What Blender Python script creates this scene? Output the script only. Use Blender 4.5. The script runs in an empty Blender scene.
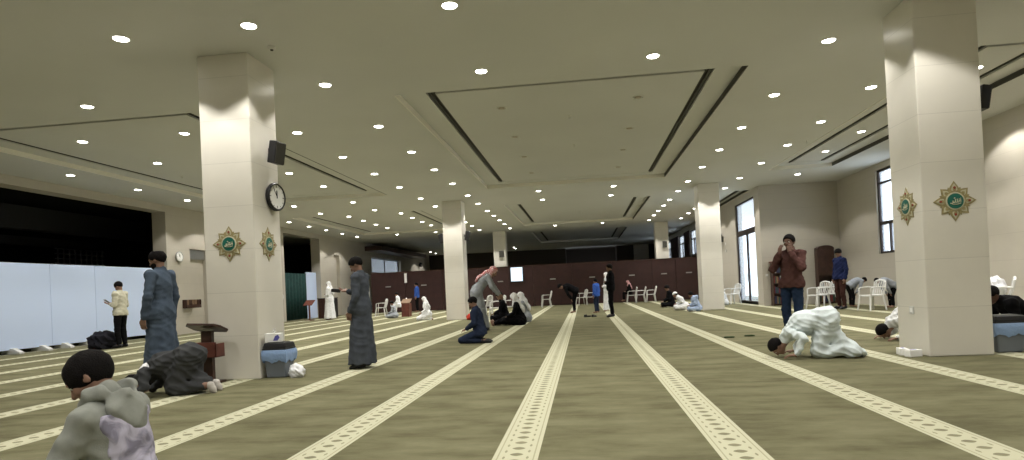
import bpy, bmesh, math, random
import numpy as np
from mathutils import Vector, Matrix
random.seed(5)
COL = bpy.context.scene.collection
PI = math.pi
def R(a): return math.radians(a)
EYE = 1.08
H = 4.52

# ------------------------------------------------------------------ materials
def mat(name, color, rough=.8, metal=0., emit=None, estr=0., noise=0., nscale=6., bump=0., bscale=80., spec=.4, sheen=0.):
    m = bpy.data.materials.new(name); m.use_nodes = True
    nt = m.node_tree; b = nt.nodes['Principled BSDF']
    b.inputs['Base Color'].default_value = (*color, 1)
    b.inputs['Roughness'].default_value = rough
    b.inputs['Metallic'].default_value = metal
    b.inputs['Specular IOR Level'].default_value = spec
    if sheen: b.inputs['Sheen Weight'].default_value = sheen
    if emit:
        b.inputs['Emission Color'].default_value = (*emit, 1)
        b.inputs['Emission Strength'].default_value = estr
    tc = nt.nodes.new('ShaderNodeTexCoord')
    if noise:
        n = nt.nodes.new('ShaderNodeTexNoise'); n.inputs['Scale'].default_value = nscale; n.inputs['Detail'].default_value = 5
        nt.links.new(tc.outputs['Object'], n.inputs['Vector'])
        r = nt.nodes.new('ShaderNodeValToRGB')
        r.color_ramp.elements[0].position = .3; r.color_ramp.elements[1].position = .7
        r.color_ramp.elements[0].color = (*[max(0, c*(1-noise)) for c in color], 1)
        r.color_ramp.elements[1].color = (*[min(1, c*(1+noise)) for c in color], 1)
        nt.links.new(n.outputs['Fac'], r.inputs['Fac']); nt.links.new(r.outputs['Color'], b.inputs['Base Color'])
    if bump:
        n2 = nt.nodes.new('ShaderNodeTexNoise'); n2.inputs['Scale'].default_value = bscale; n2.inputs['Detail'].default_value = 3
        nt.links.new(tc.outputs['Object'], n2.inputs['Vector'])
        bp = nt.nodes.new('ShaderNodeBump'); bp.inputs['Strength'].default_value = bump; bp.inputs['Distance'].default_value = .01
        nt.links.new(n2.outputs['Fac'], bp.inputs['Height']); nt.links.new(bp.outputs['Normal'], b.inputs['Normal'])
    return m

def nodes(m): return m.node_tree, m.node_tree.nodes['Principled BSDF']
def mth(nt, op, a, b=None, c=None):
    n = nt.nodes.new('ShaderNodeMath'); n.operation = op
    for i, v in enumerate((a, b, c)):
        if v is None: continue
        if isinstance(v, (int, float)): n.inputs[i].default_value = v
        else: nt.links.new(v, n.inputs[i])
    return n.outputs[0]
def mixc(nt, fac, a, b):
    n = nt.nodes.new('ShaderNodeMix'); n.data_type = 'RGBA'
    if isinstance(fac, (int, float)): n.inputs[0].default_value = fac
    else: nt.links.new(fac, n.inputs[0])
    for k, v in ((6, a), (7, b)):
        if isinstance(v, tuple): n.inputs[k].default_value = (*v, 1)
        else: nt.links.new(v, n.inputs[k])
    return n.outputs[2]

STRIPE0, STRIPES = -1.904+.01, 1.409
def carpet_material():
    m = mat('olive_carpet', (.2, .19, .11), rough=.97, spec=.08); nt, b = nodes(m)
    tc = nt.nodes.new('ShaderNodeTexCoord'); sp = nt.nodes.new('ShaderNodeSeparateXYZ')
    nt.links.new(tc.outputs['Object'], sp.inputs[0]); X, Y = sp.outputs[0], sp.outputs[1]
    u = mth(nt, 'SUBTRACT', X, STRIPE0 - STRIPES/2)
    u = mth(nt, 'FLOORED_MODULO', u, STRIPES); u = mth(nt, 'SUBTRACT', u, STRIPES/2)
    a = mth(nt, 'ABSOLUTE', u)
    inside = mth(nt, 'LESS_THAN', a, .147)
    # centre ovals: period .125 along Y
    def oval(off, per, hw, hl, cx):
        v = mth(nt, 'FLOORED_MODULO', mth(nt, 'ADD', Y, off), per); v = mth(nt, 'SUBTRACT', v, per/2)
        p = mth(nt, 'DIVIDE', mth(nt, 'SUBTRACT', a, cx), hw); q = mth(nt, 'DIVIDE', v, hl)
        s = mth(nt, 'ADD', mth(nt, 'POWER', mth(nt, 'ABSOLUTE', p), 1.5), mth(nt, 'POWER', mth(nt, 'ABSOLUTE', q), 1.5))
        return mth(nt, 'LESS_THAN', s, 1.)
    cen = oval(0, .15, .044, .036, 0)
    dots = oval(.075, .15, .009, .032, .077)
    line = mth(nt, 'MULTIPLY', mth(nt, 'LESS_THAN', mth(nt, 'ABSOLUTE', mth(nt, 'SUBTRACT', a, .117)), .0045), .55)
    dark = mth(nt, 'MAXIMUM', mth(nt, 'MAXIMUM', cen, mth(nt, 'MULTIPLY', dots, .8)), line)
    fac = mth(nt, 'MULTIPLY', inside, mth(nt, 'SUBTRACT', 1., mth(nt, 'MULTIPLY', dark, .8)))
    n1 = nt.nodes.new('ShaderNodeTexNoise'); n1.inputs['Scale'].default_value = 1.; n1.inputs['Detail'].default_value = 6; n1.inputs['Roughness'].default_value = .65
    mp = nt.nodes.new('ShaderNodeMapping'); mp.inputs['Scale'].default_value = (1.3, 3.2, 1)
    nt.links.new(tc.outputs['Object'], mp.inputs[0]); nt.links.new(mp.outputs[0], n1.inputs['Vector'])
    r = nt.nodes.new('ShaderNodeValToRGB'); e = r.color_ramp.elements
    e[0].position = .3; e[0].color = (.088, .083, .046, 1); e[1].position = .66; e[1].color = (.176, .167, .100, 1)
    e2 = r.color_ramp.elements.new(.5); e2.color = (.142, .135, .077, 1)
    nt.links.new(n1.outputs['Fac'], r.inputs['Fac'])
    n3 = nt.nodes.new('ShaderNodeTexNoise'); n3.inputs['Scale'].default_value = 260; n3.inputs['Detail'].default_value = 2
    nt.links.new(tc.outputs['Object'], n3.inputs['Vector'])
    base = mixc(nt, fac, r.outputs['Color'], (.48, .47, .34))
    nt.links.new(base, b.inputs['Base Color'])
    bp = nt.nodes.new('ShaderNodeBump'); bp.inputs['Strength'].default_value = .5; bp.inputs['Distance'].default_value = .006
    nt.links.new(n3.outputs['Fac'], bp.inputs['Height']); nt.links.new(bp.outputs['Normal'], b.inputs['Normal'])
    return m

def marble_material(name, col, joint=.06, rough=.32):
    m = mat(name, col, rough=rough, spec=.5); nt, b = nodes(m)
    tc = nt.nodes.new('ShaderNodeTexCoord')
    sp = nt.nodes.new('ShaderNodeSeparateXYZ'); nt.links.new(tc.outputs['Object'], sp.inputs[0])
    n = nt.nodes.new('ShaderNodeTexNoise'); n.inputs['Scale'].default_value = 3.; n.inputs['Detail'].default_value = 7
    nt.links.new(tc.outputs['Object'], n.inputs['Vector'])
    z = mth(nt, 'FLOORED_MODULO', sp.outputs[2], .60)
    j = mth(nt, 'LESS_THAN', z, .008)
    row = mth(nt, 'FLOOR', mth(nt, 'DIVIDE', sp.outputs[2], .6))
    wn = nt.nodes.new('ShaderNodeTexWhiteNoise'); wn.noise_dimensions = '1D'; nt.links.new(row, wn.inputs['W'])
    c1 = tuple(c*.93 for c in col); c2 = tuple(min(1, c*1.05) for c in col)
    base = mixc(nt, n.outputs['Fac'], c1, c2)
    base = mixc(nt, mth(nt, 'MULTIPLY', wn.outputs['Value'], .12), base, tuple(c*.8 for c in col))
    base = mixc(nt, mth(nt, 'MULTIPLY', j, .35), base, tuple(c*.55 for c in col))
    nt.links.new(base, b.inputs['Base Color'])
    return m

def check_material(name, ca, cb, scale=60):
    m = mat(name, ca, rough=.95, spec=.1); nt, b = nodes(m)
    tc = nt.nodes.new('ShaderNodeTexCoord'); ch = nt.nodes.new('ShaderNodeTexChecker'); ch.inputs['Scale'].default_value = scale
    ch.inputs['Color1'].default_value = (*ca, 1); ch.inputs['Color2'].default_value = (*cb, 1)
    nt.links.new(tc.outputs['Object'], ch.inputs['Vector']); nt.links.new(ch.outputs['Color'], b.inputs['Base Color'])
    return m

M = {}
M['carpet'] = carpet_material()
M['ceil'] = mat('ceiling_paint', (.60, .60, .575), rough=.9, spec=.15, noise=.03, nscale=.5)
M['marble'] = marble_material('pillar_marble', (.72, .69, .62))
M['wall'] = marble_material('wall_marble', (.50, .465, .40), rough=.42)
M['riserlit'] = mat('lit_riser_white', (.80, .78, .70), rough=.6)
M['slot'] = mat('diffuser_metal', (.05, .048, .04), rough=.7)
M['redwood'] = mat('burgundy_panel', (.032, .011, .010), rough=.5, noise=.25, nscale=3)
M['backdark'] = mat('dark_brown_wall', (.05, .04, .032), rough=.8)
M['dark'] = mat('unlit_room_black', (.012, .012, .012), rough=.95, spec=.05)  # near-black stands in for surfaces that get no light
M['darkgrey'] = mat('unlit_beam_grey', (.05, .05, .052), rough=.9, spec=.1)  # dark grey carries the shade of the unlit hall
M['panelblue'] = mat('pale_blue_partition_board', (.58, .69, .93), rough=.6, spec=.3)
M['curtain'] = mat('dark_green_curtain', (.006, .035, .032), rough=.9, noise=.3, nscale=10)
M['black'] = mat('black_plastic', (.012, .012, .014), rough=.5)
M['frame'] = mat('dark_bronze_frame', (.035, .025, .022), rough=.45, metal=.3)
M['white'] = mat('white_plastic', (.62, .62, .60), rough=.45)
M['paper'] = mat('white_paper', (.85, .85, .84), rough=.8)
M['lens'] = mat('lamp_lens', (.9, .9, .85), rough=.4, emit=(1., .97, .88), estr=16.)
M['lensoff'] = mat('unlit_lamp_lens', (.42, .36, .28), rough=.35)
M['trim'] = mat('lamp_trim_ring', (.66, .65, .60), rough=.4)
M['gold'] = mat('gilt_ornament', (.33, .28, .14), rough=.45, metal=.25, noise=.25, nscale=30)
M['emcream'] = mat('emblem_cream', (.52, .50, .36), rough=.6)
M['emgreen'] = mat('emblem_green', (.012, .12, .09), rough=.35)
M['emred'] = mat('emblem_red', (.25, .05, .03), rough=.5)
M['wood'] = mat('dark_brown_wood', (.045, .020, .014), rough=.4, noise=.3, nscale=8)
M['woodred'] = mat('reddish_brown_wood', (.12, .038, .027), rough=.4, noise=.25, nscale=8)
M['bingrey'] = mat('grey_bin_plastic', (.16, .18, .21), rough=.5)
M['bag'] = mat('blue_bin_liner', (.26, .38, .62), rough=.35, bump=.8, bscale=25)
M['wbag'] = mat('white_plastic_bag', (.75, .76, .80), rough=.4, bump=.8, bscale=30)
M['chrome'] = mat('brushed_metal', (.5, .5, .5), rough=.3, metal=.9)
M['skin'] = mat('skin_tone', (.235, .135, .095), rough=.6, noise=.08, nscale=30)
M['skind'] = mat('skin_tone_deep', (.13, .07, .05), rough=.6, noise=.08, nscale=30)
M['hair'] = mat('black_hair', (.006, .005, .005), rough=.85, spec=.12, bump=.6, bscale=150)
M['hairg'] = mat('greying_hair', (.05, .045, .04), rough=.7, bump=.6, bscale=150)
M['eyew'] = mat('eye_white', (.6, .6, .58), rough=.3)
M['beige'] = mat('beige_box_card', (.45, .33, .22), rough=.8)
M['tanbook'] = mat('tan_book_cloth', (.16, .10, .06), rough=.8)
M['glass'] = mat('frosted_glass', (.85, .9, 1.), rough=.6)
def cloth(n, c, noise=.10): 
    if n not in M: M[n] = mat(n, c, rough=.95, spec=.08, noise=noise, nscale=14, bump=.25, bscale=220, sheen=0)
    return M[n]
# frosted, daylight-lit glass: light enters through it from the sky outside
m = M['glass']; nt, b = nodes(m)
b.inputs['Transmission Weight'].default_value = 0
tr = nt.nodes.new('ShaderNodeBsdfTransparent'); tr.inputs['Color'].default_value = (.95, .98, 1, 1)
tl = nt.nodes.new('ShaderNodeBsdfTranslucent'); tl.inputs['Color'].default_value = (.8, .86, .95, 1)
mx = nt.nodes.new('ShaderNodeMixShader'); ntc = nt.nodes.new('ShaderNodeTexCoord')
nz = nt.nodes.new('ShaderNodeTexNoise'); nz.inputs['Scale'].default_value = 3.
nt.links.new(ntc.outputs['Object'], nz.inputs['Vector'])
nt.links.new(mth(nt, 'MULTIPLY_ADD', nz.outputs['Fac'], .14, .74), mx.inputs[0])
nt.links.new(tl.outputs[0], mx.inputs[1]); nt.links.new(tr.outputs[0], mx.inputs[2])
nt.links.new(mx.outputs[0], nt.nodes['Material Output'].inputs['Surface'])

# ------------------------------------------------------------------ object helpers
def link(o, parent=None):
    COL.objects.link(o)
    if parent is not None: o.parent = parent
    return o
def tag(o, label=None, cat=None, group=None, kind=None):
    if label: o['label'] = label
    if cat: o['category'] = cat
    if group: o['group'] = group
    if kind: o['kind'] = kind
    return o
def empty(name, loc=(0, 0, 0), rz=0, **k):
    o = bpy.data.objects.new(name, None); o.empty_display_size = .1
    o.location = loc; o.rotation_euler = (0, 0, rz); link(o)
    return tag(o, **k)
class MB:
    def __init__(s): s.bm = bmesh.new()
    def box(s, x0, x1, y0, y1, z0, z1, mtx=None):
        vs = [s.bm.verts.new((x, y, z)) for x in (x0, x1) for y in (y0, y1) for z in (z0, z1)]
        if mtx is not None:
            for v in vs: v.co = mtx @ v.co
        for f in ((0, 1, 3, 2), (4, 6, 7, 5), (0, 4, 5, 1), (2, 3, 7, 6), (0, 2, 6, 4), (1, 5, 7, 3)):
            s.bm.faces.new([vs[i] for i in f])
        return s
    def tube(s, pts, r, n=8, r2=None, cap=True, flat=1.):
        pts = [Vector(p) for p in pts]; rings = []
        for i, p in enumerate(pts):
            d = (pts[min(i+1, len(pts)-1)] - pts[max(i-1, 0)]).normalized()
            a = d.cross(Vector((0, 0, 1)))
            if a.length < .05: a = d.cross(Vector((1, 0, 0)))
            a.normalize(); b_ = d.cross(a)
            t = i/max(1, len(pts)-1); rr = r if r2 is None else r + (r2-r)*t
            rings.append([s.bm.verts.new(p + a*math.cos(2*PI*k/n)*rr + b_*math.sin(2*PI*k/n)*rr*flat) for k in range(n)])
        for i in range(len(rings)-1):
            for k in range(n):
                s.bm.faces.new((rings[i][k], rings[i][(k+1) % n], rings[i+1][(k+1) % n], rings[i+1][k]))
        if cap:
            s.bm.faces.new(rings[0][::-1]); s.bm.faces.new(rings[-1])
        return s
    def lathe(s, prof, n=24, c=(0, 0, 0), axis='z'):
        rings = []
        for r, h in prof:
            ring = []
            for k in range(n):
                a = 2*PI*k/n; p = (r*math.cos(a), r*math.sin(a), h)
                if axis == 'y': p = (r*math.cos(a), h, r*math.sin(a))
                if axis == 'x': p = (h, r*math.cos(a), r*math.sin(a))
                ring.append(s.bm.verts.new((p[0]+c[0], p[1]+c[1], p[2]+c[2])))
            rings.append(ring)
        for i in range(len(rings)-1):
            for k in range(n):
                s.bm.faces.new((rings[i][k], rings[i][(k+1) % n], rings[i+1][(k+1) % n], rings[i+1][k]))
        s.bm.faces.new(rings[0][::-1]); s.bm.faces.new(rings[-1])
        return s
    def prism(s, pts, h0, h1, axis='y'):
        f = {'y': lambda a, b_, h: (a, h, b_), 'x': lambda a, b_, h: (h, a, b_), 'z': lambda a, b_, h: (a, b_, h)}[axis]
        A = [s.bm.verts.new(f(a, b_, h0)) for a, b_ in pts]; B = [s.bm.verts.new(f(a, b_, h1)) for a, b_ in pts]
        n = len(pts); s.bm.faces.new(A); s.bm.faces.new(B[::-1])
        for i in range(n): s.bm.faces.new((A[i], B[i], B[(i+1) % n], A[(i+1) % n]))
        return s
    def build(s, name, m, parent=None, smooth=False, bevel=0., loc=None, **k):
        bmesh.ops.recalc_face_normals(s.bm, faces=s.bm.faces)
        me = bpy.data.meshes.new(name); s.bm.to_mesh(me); s.bm.free()
        o = bpy.data.objects.new(name, me); me.materials.append(m); link(o, parent)
        if smooth:
            me.polygons.foreach_set('use_smooth', [True]*len(me.polygons))
            try: me.set_sharp_from_angle(angle=R(40))
            except Exception: pass
        if bevel:
            bv = o.modifiers.new('bevel', 'BEVEL'); bv.width = bevel; bv.segments = 2; bv.limit_method = 'ANGLE'
        if loc: o.location = loc
        return tag(o, **k)
def struct(name, mb, m, **k): return mb.build(name, m, kind='structure', **k)
def copy_tree(o, parent=None):
    c = o.copy(); COL.objects.link(c); c.parent = parent
    for ch in list(o.children): copy_tree(ch, c)
    return c

# ------------------------------------------------------------------ the room
fl = MB(); fl.box(-22, 9.8, -6, 57, -.1, 0); struct('floor', fl, M['carpet'])

COFFERS = []   # (x0,x1,y0,y1, slot x0,x1,y0,y1, side slot width)
for yb, yt, sy0, sy1 in ((10.32, 20.6, 10.56, 20.1), (25.0, 33.6, 25.2, 33.1), (38.0, 47.3, 38.2, 46.8)):
    COFFERS.append((-3.1, 2.82, yb, yt, -2.62, 2.36, sy0, sy1))
    COFFERS.append((-12.25, -6.6, yb, yt, -11.75, -7.1, sy0, sy1))
    if yb < 30: COFFERS.append((6.1, 8.05, yb, yt, 6.5, 7.62, sy0, sy1) if yb < 20 else (6.05, 6.62, yb, yt, 6.2, 6.5, sy0, sy1))
COFFERS.pop()   # the narrow far right bay is plain
def plate(rects, x0, x1, y0, y1, z, th, mb):
    xs = sorted({x0, x1, *[v for r in rects for v in r[:2]]}); ys = sorted({y0, y1, *[v for r in rects for v in r[2:4]]})
    xs = [v for v in xs if x0 <= v <= x1]; ys = [v for v in ys if y0 <= v <= y1]
    for j in range(len(ys)-1):
        run = None
        for i in range(len(xs)):
            solid = False
            if i < len(xs)-1:
                cx, cy_ = (xs[i]+xs[i+1])/2, (ys[j]+ys[j+1])/2
                solid = not any(r[0] < cx < r[1] and r[2] < cy_ < r[3] for r in rects)
            if solid and run is None: run = xs[i]
            if not solid and run is not None:
                mb.box(run, xs[i], ys[j], ys[j+1], z, z+th); run = None
DR = .10
cb = MB(); plate([c[:4] for c in COFFERS], -22, 9.8, -6, 57, H, DR, cb)
cb.box(-22, 9.8, -6, 57, H+DR+.3, H+DR+.4)
for c in COFFERS:
    x0, x1, y0, y1, a0, a1, b0, b1 = c; w = .15
    plate([(a0, a0+w, b0, b1), (a1-w, a1, b0, b1), (a0+w, a1-w, b0, b0+.16), (a0+w, a1-w, b1-.05, b1)], x0-.05, x1+.05, y0-.05, y1+.05, H+DR, .03, cb)
struct('ceiling', cb, M['ceil'])
def lit_risers(c, i):
    x0, x1, y0, y1 = c[:4]; mb = MB(); t = .02
    mb.box(x0-.001, x0+t, y0, y1, H-.012, H+DR); mb.box(x0, x1, y1-t, y1+.001, H-.012, H+DR)
    struct('trim_%d' % (i+1), mb, M['riserlit'])  # paler strips put the light on left and far risers into colour
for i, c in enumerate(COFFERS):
    lit_risers(c, i)
    mb = MB(); mb.box(c[1]-.02, c[1]+.001, c[2], c[3]-.02, H-.004, H+DR); struct('trim_%d' % (i+10), mb, M['slot'])  # dark strip paints the shade on the right riser
sm = MB()
for c in COFFERS:
    a0, a1, b0, b1 = c[4:]; w = .15
    for s_ in ((a0, a0+w, b0, b1), (a1-w, a1, b0, b1)):
        sm.box(s_[0], s_[1], s_[2], s_[3], H+DR+.035, H+DR+.05)
        sm.box((s_[0]+s_[1])/2-.012, (s_[0]+s_[1])/2+.012, s_[2], s_[3], H+DR, H+DR+.03)
    sm.box(a0+w, a1-w, b0, b0+.16, H+DR+.035, H+DR+.05); sm.box(a0+w, a1-w, b1-.05, b1, H+DR+.035, H+DR+.05)
struct('trim_20', sm, M['slot'])

# walls. left wall at X=-14.2 with large openings
XL, XR = -14.2, 9.5
lw = MB()
def leftwall(y0, y1, z0=0, z1=H): lw.box(XL-.5, XL, y0, y1, z0, z1)
leftwall(-6, 4); leftwall(4, 19.6, 4.28, H)
leftwall(19.6, 20.85); leftwall(20.85, 21.9, 3.07, H); leftwall(20.85, 21.9, 0, .05); lw.box(XL-.5, XL-.2, 20.85, 21.9, 0, 3.1); leftwall(21.9, 27.95)
leftwall(27.95, 32.0, 4.28, H)
leftwall(32.0, 33.9); leftwall(33.9, 34.7, 3.5, H); lw.box(XL-.5, XL-.2, 33.9, 34.7, 0, 3.5); leftwall(34.7, 40.2)
leftwall(40.2, 46.9, 3.66, H); leftwall(40.2, 46.9, 0, 2.6); leftwall(46.9, 57)
struct('wall_left', lw, M['wall'])
nb = MB(); nb.box(XL-.19, XL-.1, 20.87, 21.88, 2.72, 3.05)
nb.build('niche_header', M['chrome'], label='grey metal header box filling the top of the near left wall niche', cat='wall box')
bw = MB(); bw.box(-22, -1.5, 56, 56.3, 0, H+.4); bw.box(3.1, 12, 56, 56.3, 0, H+.4); bw.box(-1.5, 3.1, 56, 56.3, 0, 2.6)
bw.box(-1.5, 3.1, 58.5, 58.6, 0, H+.4); bw.box(-1.6, -1.5, 56.3, 58.6, 0, H+.4); bw.box(3.1, 3.2, 56.3, 58.6, 0, H+.4); bw.box(-1.6, 3.2, 56.3, 58.6, H, H+.4)
struct('wall_back', bw, M['backdark'])
pb = MB(); pb.box(4.6, 5.9, 55.7, 56, 0, H+.4); struct('trim_33', pb, M['wall'])
nw = MB(); nw.box(-22, 12, -6.2, -6, 0, H+.4); struct('wall_near', nw, M['wall'])
# right side: wall C (X=9.5), wall B (Y=24), wall A (X=6.7)
rw = MB()
def rightC(y0, y1, z0=0, z1=H+.1): rw.box(XR, XR+.3, y0, y1, z0, z1)
rightC(-6, 18.9); rightC(18.9, 21.0, 0, 1.65); rightC(18.9, 21.0, 4.33); rightC(21.0, 24.3)
rw.box(6.7, XR, 24.0, 24.3, 0, H+.1)
XA = 6.7
def rightA(y0, y1, z0=0, z1=H+.1): rw.box(XA, XA+.3, y0, y1, z0, z1)
rightA(24.3, 24.75); rightA(24.75, 27.75, 4.25); rightA(27.75, 37.0)
for (a, b_) in ((37.0, 39.2), (41.3, 43.8), (47.5, 50.0)):
    rightA(a, b_, 0, 2.6); rightA(a, b_, 4.15)
rightA(39.2, 41.3); rightA(43.8, 47.5); rightA(50.0, 56)
struct('wall_right', rw, M['wall'])

# unlit halls beyond the left openings, their shade put into the wall colour
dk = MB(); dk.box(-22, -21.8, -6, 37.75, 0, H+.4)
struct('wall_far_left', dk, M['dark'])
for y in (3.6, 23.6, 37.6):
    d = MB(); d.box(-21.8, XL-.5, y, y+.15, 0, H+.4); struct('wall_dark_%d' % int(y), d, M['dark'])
bm_ = MB(); bm_.box(-18.3, -17.9, 4, 23.5, 3.75, H); bm_.box(-20.4, -20.1, 4, 23.5, 3.5, 3.8)
struct('trim_30', bm_, M['darkgrey'])
gr = MB()
for i in range(9): gr.box(-19.02, -19.0, 20.3+i*.26, 20.36+i*.26, 2.75, 3.3)
for i in range(4): gr.box(-19.03, -19.01, 20.2, 22.5, 2.75+i*.18, 2.79+i*.18)
gr.box(-19.06, -19.02, 20.1, 22.6, .0, 2.75)
gr.build('lattice_screen', M['chrome'], label='dim metal lattice screen inside the dark hall behind the pale blue boards', cat='screen')
ct = MB(); ct.box(-21.7, -14.75, 3.8, 23.5, H-.02, H-.004); struct('ceiling_dark', ct, M['dark'])  # dark sheet stands in for the unlit ceiling

# windows & door
def window_unit(n, x, y0, y1, z0, z1, hbars, vbars, name='window', arch=False, side=1):
    f = MB(); t = .07
    f.box(x, x+.1, y0, y0+t, z0, z1); f.box(x, x+.1, y1-t, y1, z0, z1)
    f.box(x, x+.1, y0, y1, z0, z0+t); f.box(x, x+.1, y0, y1, z1-t, z1)
    for z, tt in hbars: f.box(x, x+.1, y0, y1, z-tt/2, z+tt/2)
    for y, za, zb in vbars: f.box(x, x+.1, y-.035, y+.035, za, zb)
    o = struct('%s_%d' % (name, n), f, M['frame'])
    g = MB(); g.box(x+.05, x+.06, y0+.01, y1-.01, z0+.01, z1-.01)
    g.build('glass_pane', M['glass'], o)
    return o
window_unit(1, XR+.05, 18.9, 21.0, 1.65, 4.33, ((3.9, .06), (2.62, .1)), ((20.35, 1.65, 2.6), (19.6, 1.65, 2.6)))
dr = window_unit(1, XA+.04, 24.75, 27.75, 0.02, 4.25, ((2.97, .22), (.08, .12)), ((26.2, 0, 2.95), (27.7, 0, 4.2)), name='door')
hb = MB(); hb.tube([(XA-.03, 26.05, .95), (XA-.03, 26.05, 1.3)], .015); hb.build('door_handle', M['chrome'], dr)
for i, (a, b_) in enumerate(((37.0, 39.2), (41.3, 43.8), (47.5, 50.0))):
    window_unit(3+i, XA+.05, a, b_, 2.6, 4.15, ((3.6, .06),), (((a+b_)/2, 2.6, 3.6),))
wl = MB()
for z in (2.6, 3.6): wl.box(XL-.3, XL-.2, 40.2, 46.9, z, z+.06)
for i in range(3): wl.box(XL-.3, XL-.2, 40.2+i*3.32, 40.27+i*3.32, 2.6, 3.66)
w6 = struct('window_6', wl, M['frame']); g = MB(); g.box(XL-.26, XL-.25, 40.2, 46.9, 2.6, 3.66); g.build('glass_pane', M['glass'], w6)
# the dark room behind window 6 is open to the sky: cut off the far left hall there
sb = MB(); sb.box(XL-.02, XL+1.15, 39.0, 50.5, 4.0, 4.3); struct('trim_31', sb, M['wood'])

# dark wood cladding on the far right wall, under and around the windows
cl = MB(); cl.box(XA-.06, XA, 35.6, 55.9, 0, 2.55); cl.box(XA-.05, XA, 39.25, 41.25, 2.55, 4.2); cl.box(XA-.05, XA, 43.85, 47.4, 2.55, 4.2); cl.box(XA-.05, XA, 35.6, 36.95, 2.55, 4.2)
cl.box(XA-.05, XA, 50.1, 55.9, 2.55, 4.2)
struct('trim_32', cl, M['redwood'])

# ------------------------------------------------------------------ pillars
def pillar(x0, x1, y0, y1, label):
    p = MB(); p.box(x0, x1, y0, y1, 0, H)
    o = p.build('pillar', M['marble'], bevel=.012)
    return tag(o, label, 'pillar', 'marble pillars of the hall')
W_ = .74
PX_L, PX_R = -4.475, 4.206
for (x0, x1, y, lab) in ((PX_L-W_, PX_L, 7.99, 'near left'), (PX_R, PX_R+W_, 8.13, 'near right'), (PX_L-W_, PX_L, 22.85, 'middle left'),
                         (PX_R, PX_R+W_, 22.56, 'middle right'), (PX_L-W_, PX_L, 36.05, 'far left'), (PX_R, PX_R+W_, 35.9, 'far right')):
    pillar(x0, x1, y, y+W_, lab+' square cream marble pillar')

# ------------------------------------------------------------------ downlights
def downlight_proto(lit):
    root = empty('downlight')
    t = MB(); t.lathe([(.084, .0), (.094, -.012), (.108, -.006), (.110, .0)], 28); t.build('trim_ring', M['trim'], root, smooth=True)
    l = MB(); l.lathe([(.088, -.002), (.080, -.0155), (.04, -.021)] if lit else [(.066, -.002), (.058, -.014), (.03, -.016)], 24)
    l.build('lens', M['lens'] if lit else M['lensoff'], root, smooth=True)
    if lit:
        ld = bpy.data.lights.new('lamp_bulb', 'SPOT'); ld.energy = 150; ld.color = (1., .965, .90)
        ld.spot_size = R(118); ld.spot_blend = .22; ld.shadow_soft_size = .05
        lo = bpy.data.objects.new('lamp_bulb', ld); lo.location = (0, 0, -.035); link(lo, root)
    return root
LIT = downlight_proto(True); OFF = downlight_proto(False); used = {}
def ordn(n): return {1: 'first', 2: 'second', 3: 'third', 4: 'fourth', 5: 'fifth', 6: 'sixth', 7: 'seventh', 8: 'eighth', 9: 'ninth', 10: 'tenth', 11: 'eleventh', 12: 'twelfth', 13: 'thirteenth', 14: 'fourteenth', 15: 'fifteenth', 16: 'sixteenth'}[n]
def downlight(x, y, z, lit, label, group):
    src = LIT if lit else OFF
    o = src if not used.get(lit) else copy_tree(src); used[lit] = True
    o.location = (x, y, z); tag(o, label, 'ceiling light', group)
YS = [7.22, 9.5, 12.1, 14.52, 16.82, 19.2, 21.78, 24.0, 26.35, 28.25, 30.25, 32.15, 34.5]
NEAR_ADDED = [-2.6, -.2, 2.2, 4.7]  # unseen lamp rows around the camera, added for light coverage
def row(x, ys, z, desc, group, lit=True):
    for i, y in enumerate(ys):
        downlight(x, y, z, lit, 'small round %s ceiling lamp, %s from the front %s' % ('lit' if lit else 'unlit', ordn(i+1), desc), group)
G_ = 'lit round ceiling lamps'
row(-4.0, YS, H, 'in the line right of left pillars', G_)
row(-5.74, YS, H, 'in the line left of left pillars', G_)
row(3.75, YS, H, 'in the line left of right pillars', G_)
row(5.48, YS[1:], H, 'in the line right of right pillars', G_)
row(-1.44, [7.22, 9.5, 21.8, 24.0, 34.5], H, 'in the central bay left column', G_)
row(1.21, [7.22, 9.5, 21.8, 24.0, 34.5], H, 'in the central bay right column', G_)
row(-8.25, [9.53, 21.65, 24.0, 34.3], H, 'outside the left recess, inner column', G_)
row(-10.55, [9.6, 21.7, 24.0, 34.4], H, 'outside the left recess, outer column', G_)
row(-12.95, [12.0, 14.33, 16.72, 19.0, 21.4, 26.1, 28.1, 30.1, 32.2, 34.4], H, 'along the left wall', G_)
row(-8.08, [11.85, 14.15, 16.42, 18.7], H+DR, 'inside the near left recess, inner column', G_)
row(-10.4, [11.85, 14.15, 16.42, 18.7], H+DR, 'inside the near left recess, outer column', G_)
row(-7.82, [26.2, 28.0, 29.8, 31.6], H+DR, 'inside the second left recess, inner column', G_)
row(-10.2, [26.2, 28.0, 29.8, 31.6], H+DR, 'inside the second left recess, outer column', G_)
row(7.1, [11.75, 14.0, 16.3, 18.6], H+DR, 'inside the narrow right recess', G_)
row(7.39, [21.8], H, 'near the far right corner', G_)
row(8.75, [8.5, 10.5, 12.5, 14.51], H, 'along the right wall', G_)
row(-12.8, [51.0, 52.9], H, 'at the far left end', G_)
row(-5.64, [51.0, 52.3], H, 'at the far end of the hall', G_)
row(-1.43, [11.88, 14.22, 16.45, 18.84], H+DR, 'in the central recess left column', 'unlit round lamps in the central recess', False)
row(1.2, [11.88, 14.22, 16.45, 18.84], H+DR, 'in the central recess right column', 'unlit round lamps in the central recess', False)
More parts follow.
